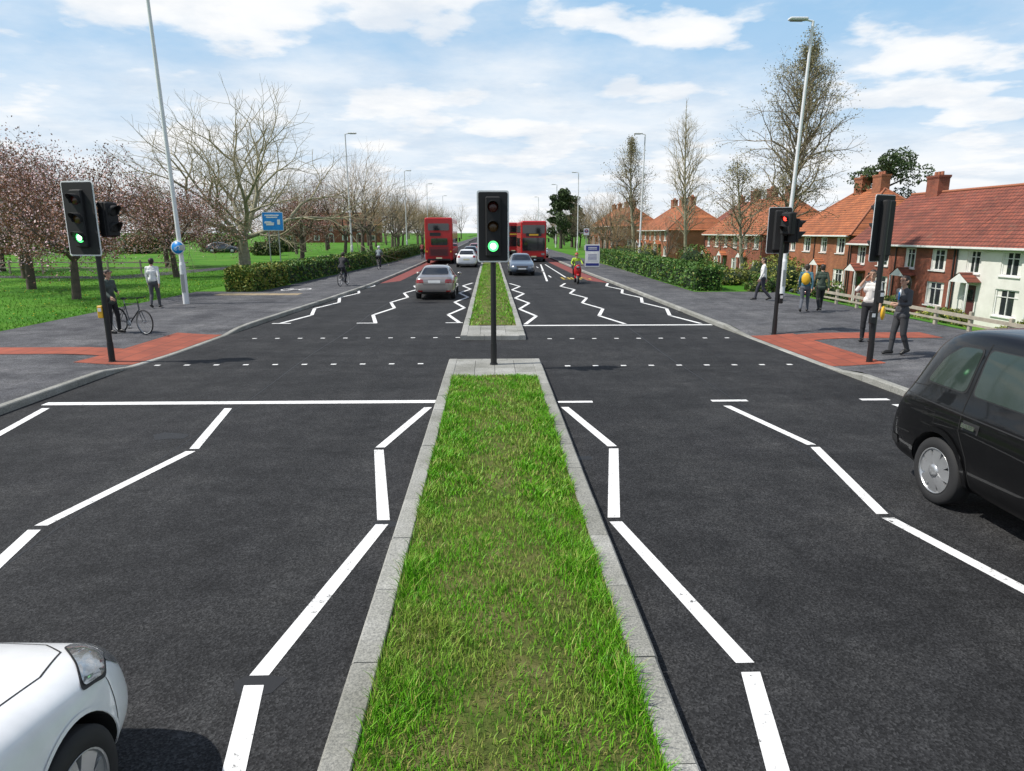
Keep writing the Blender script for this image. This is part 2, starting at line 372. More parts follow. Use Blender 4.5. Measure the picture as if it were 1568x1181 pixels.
def medblades(xl,xr,y0,y1,N,hs,ws):
    x=RNG.uniform(xl+.005,xr-.005,N); y=RNG.uniform(y0,y1,N)
    e=np.minimum(x-xl,xr-x)/(xr-xl)*2
    cl=.5+.5*np.sin(x*7+1.3*np.sin(y*3.1))*np.sin(y*4.3+x*2); cl2=RNG.uniform(0,1,N)
    keep=RNG.uniform(0,1,N)<(.30+.70*cl)*(.5+.5*(1-e))
    x,y,e,cl,cl2=x[keep],y[keep],e[keep],cl[keep],cl2[keep]
    h=hs*(.35+.9*np.exp(-e*3.0)*(.35+cl)+.25*cl2+.5*(cl>.93)*cl2)
    t=(x-xl)/(xr-xl); z=.09+.05*np.sin(np.pi*t)+.012*np.sin(x*9+y*3)*np.sin(y*5.1+x*2)
    blades('median_grass',x,y,z,h,ws*(.7+.6*cl2),m_blade,.9)
medblades(XL+.18,XR-.18,2.0,6.5,64000,.095,.0055)
medblades(XL+.18,XR-.18,6.5,12.8,50000,.095,.009)
medblades(-.64,.78,20.15,60,20000,.10,.02)
N=36000
x=-13.9-RNG.uniform(0,1,N)**1.6*22; y=RNG.uniform(14,50,N)
blades('lawn_grass_tufts',x,y,np.full(N,.12),RNG.uniform(.03,.09,N),RNG.uniform(.015,.03,N),m_blade2,.7)
# dandelions on the lawn
mb=MB()
for i in range(240):
    x_=-14.2-random.random()*11; y_=random.uniform(17,40); mb.lathe((x_,y_,.2+random.uniform(-.02,.03)),[(0,.012),(.03,0),(0,-.012)],0,6,'z')
mb.obj('dandelions',[M('dandelion_yellow',(.75,.55,.02),.7)])
mb=MB(); 
mb.sheet([(-13.95,32.4),(-10.9,32.4),(-9.2,66),(-8.9,90),(-8.6,400),(-13.95,400)],.128)
mb.sheet([(9.6,31.6),(13.7,31.6),(13.7,400),(9.6,400),(10.0,54)],.128)
mb.obj('grass_verge',[m_lawn])
mb=MB(); mb.sheet([(-70,47),(-22,41.5),(-18,60),(-16,120),(-18,120),(-20,62),(-24,43.8),(-70,50)],.132); mb.obj('footpath',[m_pave])
def tact(name,side,tab,hf,y0,y1,w,tail):
    mb=MB(); n=18
    for j in range(n+1):
        y=y0+(y1-y0)*j/n; k=lerp(tab,y)+side*.155
        for i in range(7):
            t=w*i/6; z=hf(y)+(.12-hf(y))*sstep(0,2.2,t)+.008; mb.v.append((k+side*t,y,z))
    for j in range(n):
        for i in range(6): mb.f.append([j*7+i,j*7+i+1,j*7+8+i,j*7+7+i]); mb.m.append(0); mb.s.append(False)
    ya,yb,xe=tail; k0=lerp(tab,(ya+yb)/2)+side*(.155+w); o=len(mb.v); q=12
    for i in range(q+1):
        x=k0+(xe-k0)*i/q; t=abs(x-k0)+w
        for y in (ya,yb): mb.v.append((x,y,hf(y)+(.12-hf(y))*sstep(0,2.2,t)+.009))
    for i in range(q): mb.f.append([o+2*i,o+2*i+1,o+2*i+3,o+2*i+2]); mb.m.append(0); mb.s.append(False)
    mb.obj(name,[m_tact])
tact('tactile_paving',-1,KL,khL,14.75,19.2,1.25,(15.55,16.5,-13.9))
tact('tactile_paving',1,KR,khR,14.1,18.5,1.2,(17.3,18.3,12.0))
mb=MB(); mb.sheet([(-12.3,30.4),(-8.6,30.4),(-8.6,31.3),(-12.3,31.3)],.127); mb.obj('ladder_tactile_paving',[tactile('buff_tactile',(.42,.33,.2),(.36,.29,.18))])
# ---------------------------------------------------------------- markings
mk=MB()
def mark(a,b,w=.12,z=.004,mt=0):
    a=Vector((*a,z));b=Vector((*b,z)); d=(b-a).normalized(); 
    hw=w/2/max(.35,abs(d.y)) if abs(d.y)>.3 else 0
    if hw: mk.add([a+Vector((-hw,0,0)),a+Vector((hw,0,0)),b+Vector((hw,0,0)),b+Vector((-hw,0,0))],[(0,1,2,3)],mt)
    else:
        n=Vector((0,w/2,0)); mk.add([a-n,b-n,b+n,a+n],[(0,1,2,3)],mt)
def zig(pts):
    for a,b in zip(pts[:-1],pts[1:]):
        d=Vector(b)-Vector(a); L=d.length; d/=L
        mark((a[0]+d.x*.05,a[1]+d.y*.05),(b[0]-d.x*.05,b[1]-d.y*.05),.125)
zig([(-1.04,10.96),(-1.52,8.72),(-1.09,6.34),(-1.55,3.9),(-1.12,1.6),(-1.55,-.7),(-1.12,-3)])
zig([(-4.37,11.0),(-4.0,8.74),(-4.5,6.32),(-4.05,4.0),(-4.5,1.7),(-4.05,-.6)])
zig([(-7.4,11.1),(-6.98,8.8),(-7.45,6.4),(-7.0,4.1),(-7.45,1.8)])
zig([(1.22,10.9),(1.66,8.67),(1.24,6.33),(1.72,3.93),(1.25,1.6),(1.7,-.7),(1.25,-3)])
zig([(3.96,10.9),(4.41,8.65),(4.04,6.33),(4.52,4.0),(4.05,1.7),(4.5,-.6)])
zig([(6.85,10.9),(7.1,8.7),(6.8,6.4),(7.15,4.1),(6.8,1.8)])
def farzig(x0,x1,n,y=21.7):
    zig([((x0,x1)[i%2],y+2.2*i) for i in range(n)])
farzig(-6.75,-6.3,9); farzig(-3.7,-4.15,9); farzig(-1.0,-1.5,9); farzig(1.1,1.6,9,21.2); farzig(4.3,3.8,9,21.2); farzig(6.75,6.3,9,21.2)
mark((-7.6,11.35),(-.96,11.3),.2)
for a,b in((1.15,1.75),(3.82,4.45),(6.45,6.95)): mark((a,11.2),(b,11.2),.12)
mark((1.0,20.95),(7.0,20.95),.2)
for a,b in((-7.0,-6.4),(-4.3,-3.65),(-1.45,-.9)): mark((a,21.7),(b,21.7),.12)
for i in range(10): mark((-7.38+.64*i,14.75),(-7.26+.64*i,14.75),.1)
for i in range(10): mark((-6.55+.62*i,18.55),(-6.43+.62*i,18.55),.1)
for i in range(9): mark((1.62+.615*i,14.4),(1.74+.615*i,14.4),.1)
for i in range(9): mark((1.56+.615*i,18.25),(1.68+.615*i,18.25),.1)
for i in range(30):
    y=44+i*6
    mark((-3.9,y),(-3.9,y+2),.1); mark((3.95,y),(3.95,y+2),.1)
mark((3.4,40.5),(4.6,62),.12); mark((4.9,44),(5.0,62),.1)
def letters(x0,y0,w,h,rows):
    for gi,g in enumerate(rows):
        for (a,b,c,d) in g: mark((x0+gi*w*1.4+a*w,y0+b*h),(x0+gi*w*1.4+c*w,y0+d*h),.12,.004,1)
Bq=[(0,0,0,1),(0,1,.8,1),(0,.5,.8,.5),(0,0,.8,0),(.9,.05,.9,.95)]; Uq=[(0,0,0,1),(0,0,.9,0),(.9,0,.9,1)]; Sq=[(0,1,.9,1),(0,.5,0,1),(0,.5,.9,.5),(.9,0,.9,.5),(0,0,.9,0)]
letters(4.6,42,.45,2.0,[Bq,Uq,Sq])
for c in((-9.9,33.4),(-9.1,33.6)):
    for k in range(8):
        a0,a1=k*math.pi/4,(k+1)*math.pi/4; 
        mk.add([(c[0]+r*math.cos(a),c[1]+2*r*math.sin(a),.128) for r,a in((.22,a0),(.3,a0),(.3,a1),(.22,a1))],[(0,1,2,3)])
mk.add([(-9.9,33.35,.128),(-9.1,33.55,.128),(-9.1,33.7,.128),(-9.9,33.5,.128)],[(0,1,2,3)])
mk.obj('road_markings',[m_mark,M('yellow_road_paint',(.55,.38,.03),.7,col2=(.35,.25,.04),scale=9)])
mb=MB()
for kx,s in((KL,1),(KR,-1)):
    p=[(lerp(kx,y)+s*.12,y) for y in(39,48,64,90)]; q=[(lerp(kx,y)+s*1.0,y) for y in(90,64,48,41)]
    mb.sheet(p+q,.002)
mb.obj('red_cycle_lane',[m_redlane])
mb=MB()
for (cx,cy,r) in((-1.06,6.3,.10),(-1.5,3.86,.14),(1.15,8.25,.12),(-4.6,9.4,.2)):
    mb.sheet([(cx+r*(.6+.5*random.random())*math.cos(a)*1.5,cy+r*(.6+.5*random.random())*math.sin(a)) for a in[i*.7 for i in range(9)]],.002)
for xx in(-4.25,4.2):   # longitudinal paver joints
    y=-6
    while y<60:
        mb.sheet([(xx+.04*math.sin(y*.7)-.012,y),(xx+.04*math.sin(y*.7)+.012,y),(xx+.04*math.sin((y+1)*.7)+.012,y+1),(xx+.04*math.sin((y+1)*.7)-.012,y+1)],.0015); y+=1
mb.obj('tar_joints',[M('tar',(.014,.014,.015),.6)])
mb=MB()
for (cx,cy) in((-7.55,9.2),(7.05,24.5),(-6.85,27)):
    mb.box((cx,cy,0),(.42,.44,.014),0)
    for i in range(6): mb.box((cx,cy-.17+.068*i,.008),(.34,.03,.004),1)
mb.obj('gully_grate',[m_iron,m_arch])
# ---------------------------------------------------------------- signals
SM=[m_blackm,m_white,m_redoff,m_amboff,m_gron,m_gron2,m_redon,m_steel,m_yel,m_black]
def sighead(mb,T,lit=(0,0,0),n=3,board=True,bw=.68,bh=1.42,sp=.385,r=.105):
    mb.T=T
    if board:
        mb.prism(rrect(bw,bh,.05),.0,.010,1); mb.prism(rrect(bw-.06,bh-.06,.035),-.012,-.001,0); mb.prism(rrect(bw-.03,bh-.03,.04),.011,.02,0)
    hh=sp*n+.02; mb.box((0,.07,0),(.31,.2,hh+.04),0,ch=.03); mb.box((0,-.05,0),(.30,.08,hh),0,ch=.02)
    for i in range(n):
        z=sp*((n-1)/2-i)
        on=lit[i]; mm={0:[2,3,0][i] if n==3 else 0,'g':4,'r':6}[on]
        mb.sphere((0,-.088,z),(r,.03,r),mm if on or n==3 and i<2 else 0,18,8)
        if on=='g': mb.sphere((0,-.102,z),(r*.62,.03,r*.62),5,14,6)
        vs=[];fs=[];K=14
        for k in range(K+1):
            a=R(-35+250*k/K)
            for (rr,yv) in((r+.018,-.085),(r+.014,-.085-.2*(.35+.65*max(0,math.sin(a)))),(r+.006,-.085-.2*(.35+.65*max(0,math.sin(a)))),(r+.008,-.085)):
                vs.append((rr*math.cos(a),yv,z+rr*math.sin(a)))
        for k in range(K):
            for q in range(3): fs.append((k*4+q,k*4+q+1,k*4+5+q,k*4+4+q))
        mb.add(vs,fs,0,True)
    mb.T=None
def TR(x,y,z,rz): return Matrix.Translation((x,y,z))@Matrix.Rotation(rz,4,'Z')
def signal(name,loc,base,heads,box=None,ptop=3.9):
    mb=MB(); mb.tube((0,0,base-.05),(0,0,ptop),.057,.057,16,9,True); mb.tube((0,0,base),(0,0,base+.03),.085,.08,16,9,True)
    mb.tube((0,0,base+.03),(0,0,base+.45),.066,.064,16,9,True)
    for (dx,dy,z,rz,kw) in heads:
        sighead(mb,TR(dx,dy,z,rz),**kw)
        for zz in(z-.3,z+.3): mb.tube((0,0,zz),(dx,dy,zz),.02,.02,8,9,True)
    if box:
        for (bx,by,bz,rz,mt) in box:
            mb.box((bx,by,bz),(.11,.10,.27),mt,rz,ch=.012); mb.box((bx*1.0,by-.052,bz+.05),(.07,.006,.08),1,rz)
    return mb.obj(name,SM,None,loc)
signal('traffic_light',(.065,14.0,0),.125,[(0,-.15,2.96,0,dict(lit=(0,0,'g'),bw=.64,bh=1.40,sp=.38))],ptop=3.5)
signal('traffic_light',(-8.45,15.05,0),.02,[(-.16,-.16,3.13,R(-14),dict(lit=(0,0,'g'),bw=.80,bh=1.54)),(.32,.06,3.12,R(72),dict(n=2,board=False,sp=.34,lit=(0,0)))],[(-.09,-.02,1.15,0,8)],3.75)
signal('traffic_light',(8.0,18.6,0),.03,[(-.03,.18,2.9,R(168),dict(bw=.62,bh=1.25,sp=.34)),(.30,-.06,2.9,R(80),dict(n=2,board=False,sp=.3)),(.02,-.19,3.08,R(-60),dict(n=2,board=False,sp=.27,r=.07,lit=('r',0)))],[(.09,-.03,1.05,0,9)],3.45)
signal('traffic_light',(8.36,14.35,0),.03,[(.02,.16,2.93,R(208),dict(bw=.70,bh=1.40,sp=.37))],[(-.08,-.05,1.05,0,9),(.02,-.1,1.5,0,9)],3.5)
# ---------------------------------------------------------------- lamps / signs
def lamp(loc,H=11.2,side=1,lean=0):
    mb=MB(); top=(lean,0,H)
    mb.tube((0,0,0),(0,0,1.5),.115,.115,16,0,True); mb.tube((0,0,1.5),(0,0,1.62),.115,.085,16,0); 
    mb.tube((0,0,1.6),top,.085,.055,14,0,True); mb.box((0,-.112,.8),(.13,.02,.7),1)
    mb.tube(top,(lean+side*.35,0,H+.06),.04,.035,10,0,True)
    mb.box((lean+side*.62,0,H+.08),(.75,.30,.10),0,0,.03); mb.box((lean+side*.66,0,H+.02),(.5,.22,.03),1)
    return mb.obj('street_lamp',[m_lamp,m_steel],None,loc)
lamp((-11.9,26.8,.12),12.2,1,-.25); lamp((12.75,29.2,.12),11.0,-1,.3)
for (x,y,s) in((-12.5,62.6,1),(-11.9,99,1),(-11.2,125,1),(-11,165,1),(13.6,62,-1),(12.9,101,-1),(12.1,126,-1),(12,170,-1)): lamp((x,y,.12),11.1,s,random.uniform(-.1,.1))
mb=MB(); 
mb.lathe((0,-.14,0),[(0,0),(.24,0),(.26,.005),(.26,.02),(0,.021)],1,32); mb.lathe((0,-.145,0),[(0,0),(.225,0),(.225,.004),(0,.004)],0,32)
for cx in(-.08,.09): mb.lathe((cx,-.148,-.04),[(.045,0),(.06,0)],1,16)
mb.tube((-.08,-.149,-.04),(0,-.149,.07),.009,.009,6,1);mb.tube((.09,-.149,-.04),(.05,-.149,.08),.009,.009,6,1);mb.tube((0,-.149,.06),(.06,-.149,.05),.009,.009,6,1)
mb.box((.0,-.10,0),(.05,.06,.1),2); mb.box((.16,-.1,.0),(.16,.1,.2),2)
mb.obj('cycle_route_sign',[m_blue,m_white,m_steel],None,(-11.92,26.75,2.28))
mb=MB()
for px in(-.35,.35): mb.tube((px,0.03,0),(px,0.03,4.1),.04,.04,10,2,True)
mb.prism(rrect(1.5,1.3,.08,4,0,3.5),-.02,0,1); mb.prism(rrect(1.42,1.22,.06,4,0,3.5),-.026,-.021,0)
mb.prism(rrect(.55,.16,.03,3,-.2,3.3),-.032,-.027,1); mb.prism(rrect(.2,.35,.03,3,.42,3.45),-.032,-.027,1)
for (w,z) in((1.0,3.92),(.8,3.78)): mb.prism(rrect(w,.08,.01,2,-.05,z),-.032,-.027,1)
mb.prism([(-.55,3.5),(-.15,3.5),(-.05,3.42),(.1,3.42),(.1,3.36),(-.6,3.36)],-.032,-.027,1)
mb.obj('direction_sign',[m_blue,m_white,m_steel],None,(-15.5,50,.12))
mb=MB(); mb.prism(rrect(1.15,1.75,.03,3,0,.95),-.06,.06,0); mb.prism(rrect(1.05,.42,.01,2,0,1.52),-.068,-.061,1); mb.prism(rrect(.9,.7,.01,2,0,.85),-.068,-.061,2); mb.prism(rrect(1.05,.2,.01,2,0,.25),-.068,-.061,1)
for z in(1.46,1.58): mb.prism(rrect(.7,.05,.005,2,0,z),-.074,-.069,0)
for i in range(5): mb.prism(rrect(.7,.03,.005,2,0,.62+.1*i),-.074,-.069,1)
mb.obj('information_board',[m_white,m_dblue,m_upvc],None,(8.15,54.3,.1),R(-6))
mb=MB(); mb.tube((0,0,0),(0,0,3.0),.04,.04,10,1,True); mb.prism(rrect(.45,.55,.03,3,0,2.8),-.05,-.03,0); mb.lathe((0,-.055,2.85),[(.09,0),(.15,0)],2,20); mb.prism(rrect(.4,.07,.01,2,0,2.85),-.062,-.057,3); mb.prism(rrect(.3,.4,.01,2,0,1.5),-.05,-.03,0)
mb.obj('bus_stop_sign',[m_white,m_steel,m_red,m_dblue],None,(8.0,57,.1))
mb=MB(); y=8.0
while y<27.5:
    mb.box((0,y,.30),(.10,.10,.62),0,ch=.012); y+=1.5
mb.box((-.06,17.7,.46),(.04,19.6,.10),0); mb.box((-.06,17.7,.26),(.035,19.6,.06),0)
mb.obj('timber_fence',[m_wood],None,(13.55,0,.06))
mb=MB()
for i in range(12):
    x=-21-i*2.2; mb.box((x,46+.1*i,.5),(.09,.09,.9),0)
mb.box((-33,46.6,.8),(26,.05,.08),0,R(-2.6)); mb.box((-33,46.6,.45),(26,.05,.08),0,R(-2.6))
mb.obj('knee_rail_fence',[m_wood],None,(0,0,.1))
# ---------------------------------------------------------------- vehicles
CM=[None,m_glass,m_arch,m_trim,m_chrome,m_hl,m_tl,m_plate,m_rubber,m_alloy,m_platew]
def densify(P,step,closed=True):
    out=[]; n=len(P)
    for i in range(n if closed else n-1):
        a=Vector(P[i]);b=Vector(P[(i+1)%n]); k=max(1,int((b-a).length/step))
        for j in range(k): out.append(a.lerp(b,j/k))
    if not closed: out.append(Vector(P[-1]))
    return out
def rounded(P,r):
    out=[]; n=len(P)
    for i in range(n):
        a,b,c=Vector(P[i-1]),Vector(P[i]),Vector(P[(i+1)%n])
        d1=(a-b);d2=(c-b); k=min(r,d1.length*.45,d2.length*.45); p=b+d1.normalized()*k;q=b+d2.normalized()*k
        for j in range(5):
            t=j/4; out.append(tuple(p*(1-t)**2+b*2*t*(1-t)+q*t*t))
    return out
class Car:
    def __init__(s,name,paint,loc,rz,st,wheels,wr,ww=.2,glass=m_glass,style=7):
        s.P=empty(name,loc,rz); s.mats=[paint]+CM[1:]; s.mats[1]=glass
        bm=bmesh.new(); rings=[]
        for (x,zb,w,zbelt,wb,zt,wt) in st:
            mid=(zb+zbelt)*.5
            h=[(0,zb),(.8*w,zb),(w*.965,zb+.10),(w,mid),(w*.5+wb*.5+.01,zbelt-.07),(wb,zbelt),(wt+(wb-wt)*.12,zt-.10*min(1,(zt-zbelt)/.35)-.0),(wt*.84,zt-.018),(0,zt)]
            pts=[(x,a,b) for a,b in h]+[(x,-a,b) for a,b in h[-2:0:-1]]
            rings.append([bm.verts.new(p) for p in pts])
        n=len(rings[0])
        for A,B in zip(rings[:-1],rings[1:]):
            for i in range(n): bm.faces.new((A[i],A[(i+1)%n],B[(i+1)%n],B[i]))
        for rg in(rings[0],rings[-1]):
            c=[bm.verts.new((rg[0].co.x,0,rg[0].co.z+(rg[8].co.z-rg[0].co.z)*.5))]
            for i in range(n): bm.faces.new((rg[i],rg[(i+1)%n],c[0]))
        bmesh.ops.recalc_face_normals(bm,faces=bm.faces)
        me=bpy.data.meshes.new('body'); bm.to_mesh(me); bm.free()
        for m in s.mats: me.materials.append(m)
        o=link(me,'tmp'); md=o.modifiers.new('s','SUBSURF'); md.levels=3; md.render_levels=3
        me2=bake(o); bpy.data.objects.remove(o)
        bm=bmesh.new(); bm.from_mesh(me2); s.bvh=BVHTree.FromBMesh(bm); bm.free()
        o=link(me2,'body'); 
        cut=MB()
        for wx,wy in wheels:
            for sg in(1,-1):
                r=wr*1.17; 
                cut.lathe((wx,sg*(wy+.02),wr*1.0),[(0,-.30),(r,-.30),(r,.30),(0,.30)],2,40)
        co=cut.obj('cut',s.mats); 
        bmc=bmesh.new(); bmc.from_mesh(co.data); bmesh.ops.remove_doubles(bmc,verts=bmc.verts,dist=1e-5); bmesh.ops.recalc_face_normals(bmc,faces=bmc.faces); bmc.to_mesh(co.data); bmc.free()
        md=o.modifiers.new('b','BOOLEAN'); md.operation='DIFFERENCE'; md.solver='EXACT'; md.object=co
        me3=bake(o); bpy.data.objects.remove(o); bpy.data.objects.remove(co)
        for p in me3.polygons: p.use_smooth=(p.material_index!=2)
        s.body=link(me3,'body',s.P)
        s.mb=MB(); wm=MB()
        for wx,wy in wheels:
            for sg in(1,-1): s.wheel(wm,wx,sg*wy,wr,ww,sg,style)
        wm.obj('wheels',s.mats,s.P)
    def wheel(s,mb,x,y,r,w,sg,style):
        c=(x,y,r); f=lambda P:[(a,sg*b) for a,b in P]
        mb.lathe(c,f([(r*.66,-w),(r*.93,-w),(r,-w*.85),(r,-w*.1),(r*.985,-.012),(r*.93,.004),(r*.80,.01),(r*.68,0),(r*.66,-.01)]),8,40)
        mb.lathe(c,f([(r*.66,.002),(r*.69,.006),(r*.67,-.004),(r*.62,-.02),(r*.60,-.08),(0,-.09)]),9,36)
        mb.lathe(c,f([(r*.60,-.075),(0,-.078)]),2,24)
        mb.lathe(c,f([(r*.2,-.0),(r*.19,.012),(r*.1,.02),(0,.022)]),9,20); mb.lathe(c,f([(r*.2,.0),(r*.22,-.06)]),9,20)
        for i in range(style):
            a=2*math.pi*i/style; T=Matrix.Translation(c)@Matrix.Rotation(a,4,'Y'); mb.T=T
            wi,wo=r*.13,r*(1.5/style)
            q=[(r*.15,-wi),(r*.64,-wo),(r*.64,wo),(r*.15,wi)]
            vs=[(p,sg*(.004 if p<r*.3 else -.010),t) for p,t in q]+[(p,sg*-.05,t) for p,t in q]
            mb.add(vs,[(0,1,2,3),(0,4,5,1),(1,5,6,2),(2,6,7,3)],9); mb.T=None
    def cast(s,ax,u,v,off):
        o,d={'L':((u,4,v),(0,-1,0)),'R':((u,-4,v),(0,1,0)),'F':((6,u,v),(-1,0,0)),'B':((-6,u,v),(1,0,0)),'T':((u,v,5),(0,0,-1))}[ax]
        h=s.bvh.ray_cast(Vector(o),Vector(d))
        if h[0] is None: return None
        nn=h[1]; 
        if nn.dot(Vector(d))>0: nn=-nn
        return h[0]+nn*off
    def patch(s,ax,poly,mat,off=.004,r=.03,rings=6):
        P=densify(rounded(poly,r) if r else poly,.06); c=sum((Vector(p) for p in P),Vector((0,0)))/len(P); vs=[]
        for k in range(rings+1):
            t=1-k/rings
            if k==rings: vs.append(s.cast(ax,c.x,c.y,off))
            else:
                for p in P: g=c+(p-c)*t; vs.append(s.cast(ax,g.x,g.y,off))
        if any(v is None for v in vs): return
        n=len(P); fs=[]
        for k in range(rings-1):
            for i in range(n): fs.append((k*n+i,k*n+(i+1)%n,(k+1)*n+(i+1)%n,(k+1)*n+i))
        for i in range(n): fs.append(((rings-1)*n+i,(rings-1)*n+(i+1)%n,rings*n))
        s.mb.add(vs,fs,mat,True)
    def window(s,ax,poly,**k):
        for a in(('L','R') if ax=='S' else (ax,)):
            c=sum((Vector(p) for p in poly),Vector((0,0)))/len(poly)
            big=[]
            for p in poly:
                d=Vector(p)-c; big.append(tuple(c+d*(1+.022/max(.1,d.length))))
            s.patch(a,big,3,off=.003,**k); s.patch(a,poly,1,off=.007,**k)
    def seam(s,ax,pts,w=.007,mat=2,off=.002,closed=False):
        for a in(('L','R') if ax=='S' else (ax,)):
            P=densify(pts,.05,closed); 
            if closed: P.append(P[0])
            prev=None
            for i,p in enumerate(P):
                d=(P[min(i+1,len(P)-1)]-P[max(i-1,0)]); 
                if d.length<1e-6: continue
                d.normalize(); n=Vector((-d.y,d.x))*w/2
                q=(s.cast(a,*(p+n),off),s.cast(a,*(p-n),off))
                if None in q: prev=None; continue
                if prev: s.mb.add([prev[0],prev[1],q[1],q[0]],[(0,1,2,3)],mat,True)
                prev=q
    def done(s):
        s.mb.obj('windows_and_trim',s.mats,s.P)
        return s.P
def hatch(name,paint,loc,rz):
    st=[(2.12,.30,.50,.52,.45,.58,.40),(2.06,.22,.70,.62,.62,.68,.55),(1.86,.19,.83,.70,.74,.77,.62),(1.55,.18,.875,.79,.79,.85,.66),(1.1,.18,.885,.88,.80,.94,.68),(.85,.18,.885,.92,.80,.99,.68),
        (.45,.18,.888,.94,.80,1.22,.62),(.05,.18,.89,.95,.80,1.43,.57),(-.6,.18,.89,.97,.80,1.49,.58),(-1.25,.18,.888,.99,.79,1.45,.56),(-1.7,.2,.87,1.0,.77,1.28,.56),(-1.98,.24,.83,.98,.72,1.04,.60),(-2.10,.32,.72,.82,.64,.88,.56)]
    c=Car(name,paint,loc,rz,st,[(1.32,.86),(-1.28,.86)],.32)
    c.window('S',[(.62,.985),(-.02,1.33),(-.25,1.36),(-.25,1.0)]); c.window('S',[(-.33,1.0),(-.33,1.365),(-1.0,1.35),(-1.05,1.02)]); c.window('S',[(-1.13,1.03),(-1.08,1.33),(-1.3,1.29),(-1.55,1.08)])
    c.window('F',[(-.66,1.03),(.66,1.03),(.52,1.38),(-.52,1.38)],r=.08); c.window('B',[(-.60,1.06),(.60,1.06),(.5,1.36),(-.5,1.36)],r=.08)
    for sg in(1,-1):
        sd='L' if sg>0 else 'R'
        c.patch('T',[(2.02,sg*.50),(1.93,sg*.68),(1.72,sg*.80),(1.50,sg*.815),(1.66,sg*.70),(1.88,sg*.50)],3,off=.004,r=.04)
        c.patch('T',[(2.005,sg*.51),(1.92,sg*.67),(1.72,sg*.79),(1.53,sg*.805),(1.67,sg*.70),(1.88,sg*.51)],5,off=.009,r=.04)
        c.patch('F',[(sg*.50,.66),(sg*.74,.70),(sg*.74,.60),(sg*.55,.56)],5,off=.006)
        c.patch('B',[(sg*.52,.80),(sg*.74,.80),(sg*.72,.98),(sg*.55,.98)],6,off=.006)
        c.patch(sd,[(-1.78,.78),(-1.95,.78),(-1.93,.95),(-1.8,.97)],6,off=.006)
        c.patch('F',[(sg*.5,.33),(sg*.66,.35),(sg*.66,.43),(sg*.5,.43)],3,off=.004)
    c.patch('F',[(-.40,.28),(.40,.28),(.36,.42),(-.36,.42)],3); c.patch('F',[(-.38,.55),(.38,.55),(.42,.63),(-.42,.63)],3); c.patch('F',[(-.26,.45),(.26,.45),(.26,.54),(-.26,.54)],10,off=.008,r=.01); c.patch('B',[(-.26,.60),(.26,.60),(.26,.71),(-.26,.71)],7,off=.008,r=.01)
    c.seam('S',[(.66,.95),(.62,.5),(.55,.26),(-.2,.25)]); c.seam('S',[(-.29,1.0),(-.29,.25)]); c.seam('S',[(-.29,.25),(-.85,.27),(-1.0,.6),(-1.08,.98)])
    c.seam('T',[(.95,-.66),(1.5,-.64),(1.8,-.54),(1.93,-.38),(1.99,0),(1.93,.38),(1.8,.54),(1.5,.64),(.95,.66)],w=.009)
    c.seam('S',[(1.72,.70),(1.70,.45),(1.74,.3)],w=.007)
    arc=[(1.32+.385*math.cos(R(a)),.32+.385*math.sin(R(a))) for a in range(-8,189,7)]; c.seam('S',arc,w=.02,mat=0,off=.006)
    c.seam('S',[(.0,.88),(-.2,.88)],w=.035,mat=0,off=.02); 
    for sg in(1,-1): c.mb.sphere((.62,sg*.96,1.0),(.08,.10,.07),0); 
    return c.done()
def sedan(name,paint,loc,rz):
    st=[(2.25,.30,.52,.55,.46,.60,.40),(2.17,.22,.74,.64,.66,.70,.55),(1.9,.19,.86,.73,.77,.79,.62),(1.4,.18,.885,.82,.80,.88,.67),(.95,.18,.89,.89,.80,.95,.68),
        (.5,.18,.89,.91,.80,1.20,.62),(.1,.18,.89,.92,.80,1.39,.57),(-.5,.18,.89,.93,.80,1.45,.58),(-1.05,.18,.89,.95,.80,1.40,.56),(-1.45,.19,.88,.97,.79,1.22,.58),(-1.8,.2,.87,.98,.76,1.05,.62),(-2.12,.24,.83,.94,.73,1.0,.62),(-2.25,.33,.74,.84,.66,.90,.56)]
    c=Car(name,paint,loc,rz,st,[(1.38,.86),(-1.35,.86)],.325)
    c.window('S',[(.62,.96),(.05,1.29),(-.2,1.32),(-.2,.97)]); c.window('S',[(-.28,.97),(-.28,1.325),(-.85,1.30),(-.98,.99)]); c.window('S',[(-1.05,1.0),(-.93,1.28),(-1.2,1.2),(-1.4,1.04)])
    c.window('F',[(-.66,1.0),(.66,1.0),(.52,1.33),(-.52,1.33)],r=.08); c.window('B',[(-.58,1.07),(.58,1.07),(.48,1.32),(-.48,1.32)],r=.08)
    for sg in(1,-1):
        c.patch('F',[(sg*.45,.62),(sg*.78,.68),(sg*.76,.56),(sg*.5,.52)],5,off=.006)
        c.patch('B',[(sg*.45,.74),(sg*.76,.72),(sg*.74,.88),(sg*.48,.88)],6,off=.006)
        c.patch('L' if sg>0 else 'R',[(-1.85,.74),(-2.12,.72),(-2.1,.86),(-1.9,.87)],6,off=.006)
        c.patch('B',[(sg*.5,.36),(sg*.7,.36),(sg*.7,.42),(sg*.5,.42)],6,off=.006,r=.01)
    c.patch('F',[(-.42,.28),(.42,.28),(.38,.42),(-.38,.42)],3); c.patch('F',[(-.36,.54),(.36,.54),(.4,.66),(-.4,.66)],3); c.patch('F',[(-.26,.43),(.26,.43),(.26,.52),(-.26,.52)],10,off=.008,r=.01)
    c.patch('B',[(-.26,.73),(.26,.73),(.26,.84),(-.26,.84)],10,off=.009,r=.01)
    c.patch('B',[(-.7,.28),(.7,.28),(.66,.36),(-.66,.36)],3)
    c.seam('S',[(-.24,.97),(-.24,.25)]); c.seam('S',[(.66,.92),(.6,.3)]); c.seam('B',[(-.60,1.0),(-.45,.66),(.45,.66),(.60,1.0)],w=.01)
    for sg in(1,-1): c.mb.sphere((.62,sg*.96,.98),(.08,.10,.07),0)
    return c.done()
